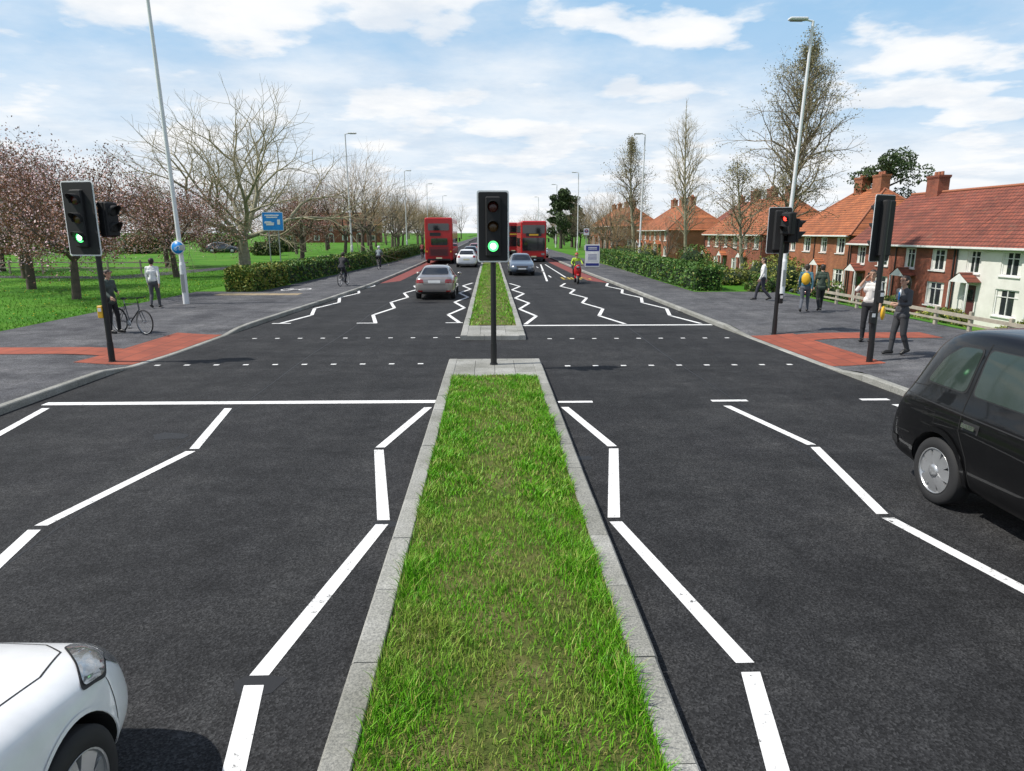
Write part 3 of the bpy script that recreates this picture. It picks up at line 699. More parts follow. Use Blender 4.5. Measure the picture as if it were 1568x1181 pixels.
def taxi(name,paint,loc,rz):
    st=[(2.28,.34,.45,.60,.40,.68,.34),(2.2,.28,.62,.72,.52,.80,.44),(1.95,.24,.76,.84,.62,.92,.52),(1.5,.22,.85,.93,.70,1.02,.58),(1.05,.22,.88,1.0,.76,1.10,.62),
        (.7,.22,.885,1.04,.80,1.38,.62),(.35,.22,.89,1.06,.81,1.70,.61),(-.2,.22,.89,1.08,.82,1.83,.64),(-1.0,.22,.89,1.09,.82,1.85,.66),(-1.55,.22,.885,1.09,.81,1.82,.64),(-1.88,.23,.875,1.08,.79,1.70,.60),(-2.06,.24,.86,1.05,.76,1.38,.60),(-2.16,.26,.84,.98,.73,1.10,.60),(-2.24,.30,.80,.82,.70,.92,.56),(-2.29,.36,.70,.66,.62,.76,.5)]
    c=Car(name,paint,loc,rz,st,[(1.5,.865),(-1.33,.865)],.345,.2,m_glasst,8)
    c.window('S',[(-1.14,1.21),(-1.12,1.64),(-1.42,1.62),(-1.62,1.48),(-1.76,1.21)],r=.07)
    c.window('S',[(-1.03,1.21),(-1.03,1.65),(-.12,1.65),(-.12,1.20)],r=.06); c.window('S',[(-.0,1.19),(-.0,1.64),(.32,1.58),(.78,1.17)],r=.05)
    c.window('F',[(-.6,1.14),(.6,1.14),(.5,1.62),(-.5,1.62)],r=.1); c.window('B',[(-.5,1.18),(.5,1.18),(.42,1.6),(-.42,1.6)],r=.1)
    for wx in(1.5,-1.33):
        arc=[(wx+.432*math.cos(R(a)),.345+.432*math.sin(R(a))) for a in range(-8,189,7)]
        c.seam('S',arc,w=.055,mat=0,off=.016)
    c.seam('S',[(-1.06,1.70),(-1.08,1.1),(-1.06,.85),(-.90,.62),(-.82,.3),(-.05,.28),(-.05,1.70)],w=.011); c.seam('S',[(.0,.3),(.95,.3),(.98,.7),(.95,1.05)],w=.011)
    c.seam('S',[(-1.72,1.16),(-2.05,1.12)],w=.008); c.seam('S',[(-1.8,.62),(-2.22,.60)],w=.012); c.seam('S',[(-.86,.27),(1.05,.27)],w=.10,mat=11,off=.014)
    c.seam('S',[(-.80,.925),(-1.02,.925)],w=.095,mat=3,off=.004); c.seam('S',[(-.82,.93),(-1.0,.93)],w=.042,mat=4,off=.035)
    c.seam('S',[(1.0,.98),(-2.05,1.03)],w=.012,mat=3,off=.004)
    for a in'LR': c.seam(a,[(-1.44,.94),(-1.63,.94),(-1.63,.79),(-1.44,.79)],w=.006,closed=True)
    for sg in(1,-1):
        c.patch('B',[(sg*.62,.70),(sg*.74,.70),(sg*.72,.96),(sg*.62,.96)],6,off=.006); c.patch('F',[(sg*.35,.62),(sg*.55,.66),(sg*.55,.8),(sg*.38,.8)],5,off=.008)
        c.mb.sphere((.85,sg*1.0,1.12),(.08,.12,.10),0)
        c.patch('L' if sg>0 else 'R',[(-2.02,.42),(-2.18,.42),(-2.18,.52),(-2.02,.52)],3,off=.01)
    c.patch('B',[(-.26,.62),(.26,.62),(.26,.73),(-.26,.73)],7,off=.01,r=.01); c.patch('F',[(-.3,.5),(.3,.5),(.3,.82),(-.3,.82)],4)
    c.mb.box((.25,0,1.83),(.18,.5,.14),3,0,.03)
    c.mats.append(M('taxi_sill_grey',(.10,.10,.095),.7))
    return c.done()
pw=M('white_car_paint',(.86,.87,.88),.3,coat=.5); pb=M('black_taxi_paint',(.0035,.0035,.004),.35,coat=.55,spec=.2)
ps=M('silver_gold_paint',(.34,.31,.29),.3,.6,coat=1); pn=M('blue_grey_paint',(.10,.13,.18),.3,.4,coat=1); pd=M('dark_car_paint',(.03,.04,.05),.3,coat=1); pl=M('light_silver_paint',(.50,.51,.52),.3,.5,coat=1); pr=M('red_car_paint',(.35,.02,.02),.3,coat=1)
hatch('white_car',pw,(-2.74,1.31,0),R(90))
t_=taxi('black_taxi',pb,(5.64,5.30,0),R(-90)); t_.scale=(1.04,)*3
sedan('silver_car',ps,(-2.40,31.4,0),R(90)); hatch('white_car',pw,(-1.95,58.8,0),R(90)); sedan('blue_grey_car',pn,(2.15,47.8,0),R(-90))
hatch('silver_car',pl,(5.6,80,0),R(-80)); hatch('dark_car',pd,(-2.0,72,0),R(90)); sedan('white_car',pl,(2.3,100,0),R(-90)); hatch('red_car',pr,(-2.0,92,0),R(90)); hatch('silver_car',pl,(-46,98,.13),R(10)); hatch('dark_car',pd,(-36,94,.13),R(5)); hatch('white_car',pw,(-56,100,.13),R(5)); hatch('blue_grey_car',pn,(21.5,46,-1.9),R(90))
def bus(name,loc,rz,H=4.3):
    P=empty(name,loc,rz); L=10.2; W=2.5; mb=MB()
    sec=rrect(W,H-.35,.16,5,0,.35+(H-.35)/2)
    def ring(y,sc,dz=0): return [(a*sc,y,.35+(b-.35)*(1-dz)) for a,b in sec]
    R_=[ring(-L/2,.95,.02),ring(-L/2+.12,1),ring(L/2-.35,1),ring(L/2-.08,.98,.01),ring(L/2,.93,.03)]
    n=len(sec); vs=[p for r in R_ for p in r]; fs=[tuple(range(n)),tuple(range((len(R_)-1)*n,len(R_)*n))[::-1]]
    for k in range(len(R_)-1):
        for i in range(n): fs.append((k*n+i,k*n+(i+1)%n,(k+1)*n+(i+1)%n,(k+1)*n+i))
    mb.add(vs,fs,0)
    mb.obj('body',[m_red],P)
    mb=MB()
    for sg in(1,-1):
        for i in range(6):
            y=-L/2+.9+i*1.5; mb.box((sg*(W/2+.004),y+.7,3.42*H/4.3),(.02,1.4,.72),0); 
            if i<5: mb.box((sg*(W/2+.004),y+.7,1.85),(.02,1.4,.85),0)
        mb.box((sg*(W/2+.003),0,1.2),(.012,L-.6,.05),2)
    zf=L/2+.004; s=H/4.3
    mb.prism(rrect(2.15,.80,.12,4,0,3.42*s),zf-.01,zf+.012,0); mb.prism(rrect(2.2,1.25,.12,4,0,1.72),zf-.01,zf+.012,0); mb.prism(rrect(1.5,.30,.04,3,0,2.62),zf-.01,zf+.014,1)
    mb.prism(rrect(.9,.16,.02,3,0,2.62),zf+.015,zf+.018,7)
    for sg in(1,-1):
        mb.prism(rrect(.32,.2,.05,3,sg*.9,.78),zf,zf+.02,3); mb.tube((sg*1.2,L/2-.1,2.2),(sg*1.42,L/2+.2,2.3),.02,.02,6,1); mb.box((sg*1.44,L/2+.22,2.1),(.14,.1,.35),1)
    mb.prism(rrect(.55,.12,.01,2,0,.55),zf,zf+.02,4); mb.prism(rrect(2.0,.22,.03,2,0,.42),zf-.01,zf+.008,1)
    zb=-L/2-.004
    mb.prism(rrect(1.9,.62,.1,4,0,3.45*s),zb-.014,zb+.01,0); mb.prism(rrect(1.0,.30,.04,3,-.3,2.68),zb-.014,zb+.01,1); mb.prism(rrect(1.75,.85,.06,3,0,1.15),zb-.014,zb+.01,5); mb.prism(rrect(1.5,.62,.08,3,.05,2.02),zb-.018,zb-.004,0)
    for i in range(7): mb.box((0,zb-.02,.85+.08*i),(1.5,.012,.03),1)
    for sg in(1,-1):
        for k in range(3): mb.prism(rrect(.14,.14,.06,4,sg*1.08,.95+.2*k),zb-.02,zb,[6,7,6][k])
    mb.prism(rrect(.55,.12,.01,2,0,.56),zb-.025,zb,4); mb.prism(rrect(2.1,.16,.03,2,0,.43),zb-.012,zb+.01,1)
    mb.obj('windows_and_lamps',[m_glass,m_black,m_red2,m_hl,m_plate,m_red2,m_tl,m_yel],P)
    mb=MB()
    for y in(L/2-2.2,-L/2+2.4):
        for sg in(1,-1):
            mb.lathe((sg*1.16,y,.48),[(0,-.14),(.48,-.14),(.48,.1),(.3,.12),(.28,.06),(0,.05)],0,24,'x'); mb.lathe((sg*(1.16+.01*sg),y,.48),[(.27,.1*sg),(.1,.12*sg),(0,.12*sg)],1,20,'x')
    mb.obj('wheels',[m_rubber,m_alloy],P)
bus('double_decker_bus',(-4.65,67.8,0),0,4.15); bus('double_decker_bus',(4.25,71.8,0),R(180),3.95); bus('double_decker_bus',(3.0,94,0),R(180),4.1)
# ---------------------------------------------------------------- people
def capsule_mesh(mb,a,b,ra,rb,n=12):
    a=Vector(a);b=Vector(b);d=b-a
    if d.length<1e-5: d=Vector((0,0,1e-4)); b=a+d
    d=d.normalized(); u=d.orthogonal().normalized(); w=d.cross(u)
    rings=[]
    for k in range(5): 
        t=-90+k*22.5; rings.append((a+d*(ra*math.sin(R(t))),max(1e-4,ra*math.cos(R(t)))))
    for k in range(5):
        t=k*22.5; rings.append((b+d*(rb*math.sin(R(t))),max(1e-4,rb*math.cos(R(t)))))
    vs=[];fs=[]
    for c,r in rings:
        for i in range(n):
            t=2*math.pi*i/n; vs.append(c+u*(math.cos(t)*r)+w*(math.sin(t)*r))
    m=len(rings)
    for j in range(m-1):
        for i in range(n): fs.append((j*n+i,j*n+(i+1)%n,(j+1)*n+(i+1)%n,(j+1)*n+i))
    fs+= [tuple(range(n))[::-1],tuple(range((m-1)*n,m*n))]
    mb.add(vs,fs,0,True)
def cloth(name,c): return M(name,c,.85,col2=tuple(x*.75 for x in c),scale=9,bmp=.4,bscale=14)
m_skin=M('skin',(.50,.30,.21),.55); m_hair=M('hair_dark',(.03,.02,.015),.6); m_shoe=M('shoe_black',(.015,.014,.013),.4); m_eye=M('eye_dark',(.02,.015,.012),.3); m_lip=M('lips',(.36,.13,.11),.5)
def person(name,loc,rz,h=1.75,J=None,top=(.3,.3,.3),leg=(.03,.03,.035),skin=None,hair=None,shoe=None,sleeve=True,jacket=False,helmet=None,cap=False,vox=.0095,extra=None):
    D=dict(pel=(0,0,.95),che=(0,0,1.27),nk=(0,-.01,1.47),hd=(0,.025,1.615),
      shR=(.165,0,1.40),elR=(.215,-.03,1.12),wrR=(.225,.06,.87),shL=(-.165,0,1.40),elL=(-.215,-.03,1.12),wrL=(-.225,.06,.87),
      hipR=(.085,0,.90),knR=(.095,.02,.49),anR=(.10,-.02,.085),hipL=(-.085,0,.90),knL=(-.095,.02,.49),anL=(-.10,-.02,.085),toe=(0,.17,-.045),toeL=None)
    D.update(J or {}); V={k:(Vector(v) if v is not None else None) for k,v in D.items()}
    PR=[]
    def c(a,b,ra,rb,l): PR.append((Vector(a),Vector(b),ra,rb,l))
    TOP,LEG,SK,HR,SH=0,1,2,3,4
    che,pel=V['che'],V['pel']; up=(che-pel).normalized(); rt=(V['shR']-V['shL']).normalized()
    c(che-rt*.075,che+rt*.075,.112,.112,TOP); c(che+up*.09-rt*.08,che+up*.09+rt*.08,.088,.088,TOP)
    c(pel+up*.06-rt*.05,pel+up*.06+rt*.05,.108,.108,TOP); c(pel+up*.1,che,.115,.12,TOP)
    c(V['shL'],V['shR'],.058,.058,TOP)
    if jacket: c(pel-up*.06-rt*.06,pel-up*.06+rt*.06,.118,.118,TOP)
    c(V['hipL'],V['hipR'],.105,.105,LEG); c(V['nk']-Vector((0,0,.04)),V['hd']-Vector((0,.01,.04)),.054,.05,SK)
    c(V['nk']-up*.05-rt*.04,V['nk']-up*.05+rt*.04,.062,.062,TOP)
    hd=V['hd']
    c(hd+Vector((0,-.01,.025)),hd+Vector((0,.012,-.045)),.083,.060,SK); c(hd+Vector((0,-.005,.0)),hd+Vector((0,-.02,.03)),.08,.085,SK)
    c(hd+Vector((0,.085,.012)),hd+Vector((0,.103,-.018)),.010,.014,SK); c(hd+Vector((0,.05,-.085)),hd+Vector((0,.06,-.08)),.028,.026,SK)
    for s_ in(1,-1): c(hd+Vector((s_*.083,-.01,-.02)),hd+Vector((s_*.088,-.015,.02)),.011,.014,SK)
    hr=.089 if not helmet else .115
    c(hd+Vector((0,-.03,.035)),hd+Vector((0,.018,.052)),hr,hr-.012,HR); c(hd+Vector((0,-.04,-.02)),hd+Vector((0,-.03,.03)),.078,.088,HR)
    if cap: c(hd+Vector((0,.06,.06)),hd+Vector((0,.13,.05)),.045,.03,HR)
    for S in'RL':
        sh,el,wr=V['sh'+S],V['el'+S],V['wr'+S]
        c(sh,el,.056,.044,TOP); 
        if sleeve: c(el,wr,.044,.034,TOP)
        else: c(el,el.lerp(wr,.3),.045,.042,TOP); c(el.lerp(wr,.25),wr,.040,.028,SK)
        d=(wr-el).normalized(); sd=(Vector((1,0,0))-d*d.x).normalized(); fw=d.cross(sd).normalized()
        p0=wr+d*.02; c(p0+fw*.012,wr+d*.085+fw*.028,.022,.019,SK); c(p0-fw*.012,wr+d*.085-fw*.028,.022,.019,SK); c(wr-d*.02,p0,.028,.026,SK)
        inn=sd*(-1 if S=='R' else 1)
        for k,ln in enumerate((.072,.082,.077,.06)):
            b0=wr+d*.088+fw*(.031-.021*k); b1=b0+d*ln*.5+inn*.006; b2=b1+d*ln*.4+inn*ln*.35
            c(b0,b1,.0105,.0098,SK); c(b1,b2,.0098,.0085,SK)
        t0=wr+d*.035+fw*.03; t1=t0+(d*.5+fw*.8).normalized()*.04; c(t0,t1,.0125,.011,SK); c(t1,t1+(d*.9+inn*.2+fw*.2).normalized()*.035,.011,.0095,SK)
        hp,kn,an=V['hip'+S],V['kn'+S],V['an'+S]
        c(hp,kn,.092,.064,LEG); c(kn,an+(kn-an)*.06,.062,.050,LEG); c(kn,kn.lerp(an,.35),.060,.063,LEG)
        toe=V['toeL'] if (S=='L' and V['toeL'] is not None) else V['toe']
        c(an+Vector((0,-.03,-.03)),an+toe*.6,.044,.046,SH); c(an+toe*.6,an+toe,.045,.036,SH)
    mb=MB()
    for p in PR: capsule_mesh(mb,*p[:4])
    o=mb.obj('tmp',[]); md=o.modifiers.new('r','REMESH'); md.mode='VOXEL'; md.voxel_size=vox; md.use_smooth_shade=True
    sm=o.modifiers.new('sm','SMOOTH'); sm.factor=.5; sm.iterations=2
    me=bake(o); bpy.data.objects.remove(o)
    n=len(me.polygons); cen=np.zeros(n*3); me.polygons.foreach_get('center',cen); cen=cen.reshape(-1,3)
    best=np.full(n,1e9); lab=np.zeros(n,int)
    for a,b,ra,rb,l in PR:
        a_=np.array(a);d=np.array(b)-a_; L=(d@d)+1e-9; t=np.clip(((cen-a_)@d)/L,0,1); q=np.linalg.norm(cen-a_-t[:,None]*d,axis=1)-(ra+(rb-ra)*t)
        if l==HR:
            face=(cen[:,1]>hd.y+.045)&(cen[:,2]<hd.z+(.075 if not cap else .05)); q=np.where(face,q+1,q-.004)
        m=q<best; best[m]=q[m]; lab[m]=l
    mats=[cloth(name+'_top',top),cloth(name+'_trousers',leg),skin or m_skin,helmet or hair or m_hair,shoe or m_shoe,m_eye,m_lip]
    me.materials.clear()
    for m in mats: me.materials.append(m)
    me.polygons.foreach_set('material_index',lab.astype(np.int32)); me.polygons.foreach_set('use_smooth',[True]*n); me.update()
    P=empty(name,loc,rz); P.scale=(h/1.75,)*3
    link(me,'figure',P)
    mb=MB()
    for s_ in(1,-1):
        mb.sphere(hd+Vector((s_*.031,.079,.015)),(.011,.006,.007),5,8,6); mb.sphere(hd+Vector((s_*.031,.081,.034)),(.017,.005,.004),3,8,6)
    mb.sphere(hd+Vector((0,.084,-.047)),(.022,.006,.006),6,10,6)
    if extra: extra(mb,V)
    mb.obj('face_and_accessories',mats+[m_yel,m_trim,m_blue,m_white],P)
    return P
def walk(d=.22,sw=.12):
    return dict(hipR=(.085,0,.89),knR=(.09,d*.75,.50),anR=(.09,d,.10),hipL=(-.085,0,.89),knL=(-.09,-.02,.48),anL=(-.09,-d-.06,.16),toeL=(0,.13,-.10),
      elR=(.22,-.10,1.14),wrR=(.22,-.10+sw*-.3,.88),elL=(-.22,.05,1.13),wrL=(-.21,.05+sw,.90))
G0=.12
person('man_with_bicycle',(-10.45,18.9,G0),R(-105),1.76,dict(elR=(.24,.06,1.16),wrR=(.27,.28,1.02),elL=(-.25,-.02,1.16),wrL=(-.12,.17,1.12),anL=(-.13,.06,.085),knL=(-.12,.07,.49)),top=(.065,.09,.08),leg=(.016,.016,.018),cap=True,jacket=True)
person('man_walking',(-12.3,25.2,G0),R(8),1.84,dict(walk(.13,.05)),top=(.80,.80,.80),leg=(.08,.082,.09))
person('man_walking',(11.1,27.3,G0),R(75),1.75,walk(.24,.1),top=(.80,.79,.77),leg=(.035,.035,.05))
def pack(mb,V):
    mb.sphere((0,-.17,1.22),(.15,.10,.22),7,14,10); mb.tube((.09,-.1,1.38),(.1,.11,1.28),.014,.014,6,7); mb.tube((-.09,-.1,1.38),(-.1,.11,1.28),.014,.014,6,7)
person('man_with_backpack',(10.95,23.2,G0),R(-30),1.68,walk(.26,.12),top=(.06,.16,.22),leg=(.10,.11,.13),extra=pack)
person('woman_walking',(11.65,23.5,G0),R(-10),1.66,walk(.18,.1),top=(.05,.075,.055),leg=(.02,.022,.022),jacket=True)
def bag(mb,V):
    mb.sphere((-.3,.02,.72),(.05,.13,.17),7,12,8); mb.tube((-.27,.02,.86),(-.2,.0,1.42),.010,.010,6,8)
    mb.box((.095,.07,1.60),(.02,.05,.12),8)
person('man_on_phone',(9.6,16.75,G0),R(140),1.84,dict(elR=(.30,.10,1.24),wrR=(.15,.07,1.50),hd=(0,.03,1.615)),top=(.76,.73,.69),leg=(.02,.021,.025),extra=bag,sleeve=False)
def suit(mb,V):
    mb.sphere((0,.105,1.36),(.03,.02,.09),10,10,8); mb.box((0,.128,1.31),(.03,.008,.16),9)
person('man_in_suit',(9.3,14.9,.10),R(100),1.82,dict(walk(.10,.04),elL=(-.23,.04,1.14),wrL=(-.10,.20,1.14)),top=(.07,.073,.08),leg=(.045,.047,.052),jacket=True,extra=suit)
def bicycle(name,loc,rz,col=(.03,.03,.035),parent=None):
    mb=MB(); rw=.34
    for y in(-.5,.56):
        mb.lathe((0,y,rw),[(rw-.028,-.013),(rw-.004,-.015),(rw,0),(rw-.004,.015),(rw-.028,.013)],0,40,'x'); mb.lathe((0,y,rw),[(rw-.03,-.011),(rw-.045,-.008),(rw-.045,.008),(rw-.03,.011)],2,40,'x')
        mb.tube((-.05,y,rw),(.05,y,rw),.022,.022,10,2,True)
        for i in range(20):
            a=2*math.pi*i/20; mb.tube((.02*(-1)**i,y,rw),(0,y+(rw-.04)*math.cos(a),rw+(rw-.04)*math.sin(a)),.0016,.0016,3,2)
    BB=(0,-.06,.28);ST=(0,-.2,.80);HT=(0,.36,.84);HB=(0,.39,.68)
    for a,b,r in((BB,ST,.016),(ST,HT,.015),(BB,HB,.019),(HT,HB,.019)): mb.tube(a,b,r,r,10,1,True)
    for sx in(.045,-.045):
        mb.tube((sx*.4,-.06,.28),(sx,-.5,rw),.010,.009,8,1); mb.tube((sx*.4,-.19,.76),(sx,-.5,rw),.008,.008,8,1); mb.tube((sx*.8,.40,.66),(sx,.56,rw),.012,.010,8,1)
    mb.tube(ST,(0,-.225,.93),.013,.013,8,2); mb.sphere((0,-.21,.95),(.07,.13,.03),0,12,6); mb.tube(HT,(0,.34,.97),.013,.013,8,0); mb.tube((0,.34,.97),(0,.42,.99),.013,.013,8,0)
    mb.path([(-.27,.36,1.02),(-.16,.42,1.0),(.16,.42,1.0),(.27,.36,1.02)],.012,8,0)
    mb.lathe((.03,-.06,.28),[(0,0),(.09,0),(.09,.006),(0,.006)],2,24,'x'); mb.tube((.04,-.06,.28),(.06,.05,.16),.011,.011,6,2); mb.tube((-.04,-.06,.28),(-.06,-.17,.40),.011,.011,6,2)
    mb.box((.1,.05,.16),(.09,.07,.02),0); mb.box((-.1,-.17,.40),(.09,.07,.02),0)
    return mb.obj(name,[m_rubber,M('bicycle_frame',col,.35,coat=.5),m_steel],parent,loc,rz)
bicycle('bicycle',(-9.92,18.85,G0),R(-118))
def cyclist(name,loc,rz,top,leg,helmet=None):
    P=empty(name,loc,rz); bicycle('bicycle',(0,0,0),0,(.03,.03,.03),P)
    J=dict(pel=(0,-.17,1.0),che=(0,.02,1.28),nk=(0,.10,1.45),hd=(0,.16,1.60),shR=(.165,.07,1.40),shL=(-.165,.07,1.40),elR=(.24,.22,1.2),wrR=(.24,.36,1.06),elL=(-.24,.22,1.2),wrL=(-.24,.36,1.06),
      hipR=(.085,-.17,.97),hipL=(-.085,-.17,.97),knR=(.11,.16,.62),anR=(.10,.02,.25),knL=(-.11,.22,.76),anL=(-.10,-.17,.48),toe=(0,.15,-.05))
    q=person(name+'_rider',(0,0,0),0,1.75,J,top=top,leg=leg,helmet=helmet,vox=.014); q.name='rider'; q.parent=P
cyclist('cyclist',(-7.7,35.9,.12),R(-8),(.03,.03,.035),(.03,.03,.04)); cyclist('cyclist',(-8.4,52,.12),R(0),(.22,.26,.28),(.04,.04,.05),m_white); cyclist('cyclist',(-7.1,72,.12),R(0),(.2,.05,.05),(.03,.03,.03))
def moto(name,loc,rz):
    P=empty(name,loc,rz); mb=MB(); r=.27
    for y in(-.62,.66):
        mb.lathe((0,y,r),[(r-.09,-.05),(r-.02,-.055),(r,-.02),(r,.02),(r-.02,.055),(r-.09,.05)],0,28,'x'); mb.lathe((0,y,r),[(0,-.04),(r-.09,-.04),(r-.09,.04),(0,.04)],2,20,'x')
    mb.sphere((0,-.45,.62),(.17,.42,.20),1,14,10); mb.sphere((0,-.2,.80),(.14,.42,.07),0,14,8); mb.sphere((0,.1,.34),(.17,.38,.10),1,14,8)
    mb.sphere((0,.52,.72),(.22,.12,.36),1,14,10); mb.sphere((0,.60,.95),(.15,.12,.13),1,14,8); mb.sphere((0,.70,.93),(.09,.04,.07),3,12,8); mb.sphere((0,.66,.5),(.08,.24,.08),1,12,8)
    for sx in(.06,-.06): mb.tube((sx,.52,.9),(sx,.66,r),.022,.022,8,2)
    mb.path([(-.34,.36,1.04),(-.15,.48,1.03),(.15,.48,1.03),(.34,.36,1.04)],.016,8,0)
    for sx in(.3,-.3): mb.tube((sx*.8,.45,1.04),(sx,.47,1.2),.007,.007,6,0); mb.sphere((sx,.47,1.22),(.06,.015,.04),0,10,6)
    mb.box((0,.62,1.15),(.3,.02,.25),3); mb.box((0,-.78,.95),(.38,.36,.34),0,0,.03)
    mb.obj('scooter_body',[m_rubber,m_red,m_steel,m_hl],P)
    J=dict(pel=(0,-.22,.94),che=(0,-.14,1.24),nk=(0,-.1,1.43),hd=(0,-.06,1.58),shR=(.175,-.12,1.38),shL=(-.175,-.12,1.38),elR=(.3,.06,1.18),wrR=(.3,.28,1.09),elL=(-.3,.06,1.18),wrL=(-.3,.28,1.09),hipR=(.09,-.2,.90),hipL=(-.09,-.2,.90),knR=(.2,.2,.80),knL=(-.2,.2,.80),anR=(.19,.12,.42),anL=(-.19,.12,.42),toe=(0,.15,-.03))
    q=person('rider',(0,0,0),0,1.75,J,top=(.42,.62,.05),leg=(.02,.02,.025),helmet=m_red,vox=.014); q.parent=P
moto('motor_scooter',(4.95,38.9,0),R(180))
# ---------------------------------------------------------------- vegetation
def rv(): return Vector((random.gauss(0,1),random.gauss(0,1),random.gauss(0,1)))
def grow(mb,p,d,L,r,lev,P,tips,top):
    n=4 if lev==top else (3 if lev>1 else 2); q=p; dd=d; sides=8 if lev>=top-1 else (5 if lev>2 else 3); r0=r
    mt=0 if lev>=top-2 else 1
    for i in range(n):
        dd=(dd+rv()*P['wob']*(.35 if lev==top else 1)+Vector((0,0,1))*P['up']*(0.3 if lev==top else 1)).normalized()
        q2=q+dd*(L/n); r1=r*(1-(1-P['tap'])*(i+1)/n); mb.tube(q,q2,r0,r1,sides,mt)
        if lev<top and lev>0 and i<n-1 and random.random()<P['side']:
            a=dd.cross(rv()).normalized(); c=(Quaternion(a,R(random.uniform(30,60)))@dd)
            grow(mb,q2,c,L*P['rat']*random.uniform(.55,.9),r1*.55,lev-1,P,tips,top)
        q=q2; r0=r1
    tips.append((q,lev))
    if lev==0: return
    k=P['k0'] if lev==top else (3 if random.random()<P['k3'] else 2)
    ph=random.uniform(0,6.28); u=dd.orthogonal().normalized()
    for i in range(k):
        ax=Quaternion(dd,ph+i*2*math.pi/k+random.uniform(-.4,.4)*(.4 if lev==top else 1))@u; an=P['sp0'] if lev==top else P['sp']
        ang=(an*(.55 if i%2 else 1.15)+random.uniform(-5,5)) if lev==top else random.uniform(an*.6,an*1.25)
        c=Quaternion(ax,R(ang))@dd
        grow(mb,q,c,L*P['rat']*random.uniform(.75,1.15) if lev<top else P['L1']*random.uniform(.92,1.08),r0*(.82 if k==2 else .68) if lev<top else r0*.55,lev-1,P,tips,top)
def leaves(name,C,size,mats,parent=None,share=None):
    N=len(C); A=RNG.normal(size=(N,3)); A/=np.linalg.norm(A,axis=1)[:,None]; B=RNG.normal(size=(N,3)); B-=A*(A*B).sum(1)[:,None]; B/=np.linalg.norm(B,axis=1)[:,None]
    s=(size*RNG.uniform(.6,1.3,N))[:,None]
    V=np.stack([C-A*s,C+B*s*.6,C+A*s,C-B*s*.6],1).reshape(-1,3)
    me=bpy.data.meshes.new(name); me.vertices.add(N*4); me.vertices.foreach_set('co',V.ravel()); me.loops.add(N*4); me.loops.foreach_set('vertex_index',np.arange(N*4,dtype=np.int32))
    me.polygons.add(N); me.polygons.foreach_set('loop_start',np.arange(0,N*4,4,dtype=np.int32)); 
    for m in mats: me.materials.append(m)
    if len(mats)>1:
        pr=share or [1/len(mats)]*len(mats); me.polygons.foreach_set('material_index',RNG.choice(len(mats),N,p=pr).astype(np.int32))
    me.update(calc_edges=True); me.validate(); return link(me,name,parent)
def tree(name,loc,P,top,L0,r0,mats,leaf=None,seed=1,rz=0):
    random.seed(seed); mb=MB(); tips=[]
    grow(mb,Vector((0,0,-.1)),Vector((0,0,1)),L0,r0,top,P,tips,top)
    E=empty(name,loc,rz); w=mb.obj('trunk_and_branches',mats,E); lo=None
    if leaf:
        n,spread,size,lm,share,minlev=leaf
        T=[t[0] for t in tips if t[1]<=minlev]; idx=RNG.integers(0,len(T),n); C=np.array([tuple(t) for t in T])[idx]+RNG.normal(size=(n,3))*spread
        lo=leaves('leaves',C,size,lm,E,share)
    return E,w,lo
def ovaltree(name,loc,H,z0,W,nb,seed,mats,leaf,r0=.22,rise=50,lev=3,pw_=.8):
    random.seed(seed); mb=MB(); tips=[]; E=empty(name,loc)
    PT=dict(wob=.17,up=.05,tap=.7,side=.7,rat=.66,k0=3,k3=.4,sp0=25,sp=30,L1=1)
    q=Vector((0,0,-.2)); dd=Vector((0,0,1)); N=24; pts=[(q,r0)]
    for i in range(N):
        dd=(dd+rv()*.035+Vector((0,0,.12))).normalized(); q2=q+dd*((H+.2)/N); ra=r0*(1-i/N)**.9+.012; rb=r0*(1-(i+1)/N)**.9+.012
        mb.tube(q,q2,ra,rb,8,0); q=q2; pts.append((q,rb))
    for i in range(nb):
        t=(i+random.random())/nb; z=z0+(H-z0)*t*.97; k=min(N-1,int(z/(H+.2)*N)); p,rr=pts[k]
        p=p.lerp(pts[k+1][0],random.random())
        prof=max(.12,math.sin(math.pi*(t*.86+.14)**pw_)); L=W/2*prof*random.uniform(.7,1.1)
        a=i*2.4+random.uniform(-.5,.5); an=R(rise+random.uniform(-12,12)-12*t); d=Vector((math.cos(a)*math.sin(an),math.sin(a)*math.sin(an),math.cos(an)))
        grow(mb,p,d,L*.62,max(.018,min(rr*.5,.012+L*.022)),lev,PT,tips,lev+3)
    mb.obj('trunk_and_branches',mats,E)
    if leaf:
        n,spread,size,lm=leaf; T=np.array([tuple(t[0]) for t in tips if t[1]<=1]); idx=RNG.integers(0,len(T),n)
        C=T[idx]+RNG.normal(size=(n,3))*spread; leaves('leaves',C,size,lm,E)
PB=dict(wob=.12,up=.035,tap=.74,side=.72,rat=.75,k0=8,k3=.5,sp0=56,sp=33,L1=4.4)
E,_,_=tree('bare_plane_tree',(-20.6,58,.1),PB,6,2.7,.55,[m_bark,m_twig],None,14); E.scale=(.98,.98,.86)
PC=dict(wob=.18,up=.03,tap=.7,side=.65,rat=.74,k0=6,k3=.4,sp0=56,sp=40,L1=1.95)
CH=[]
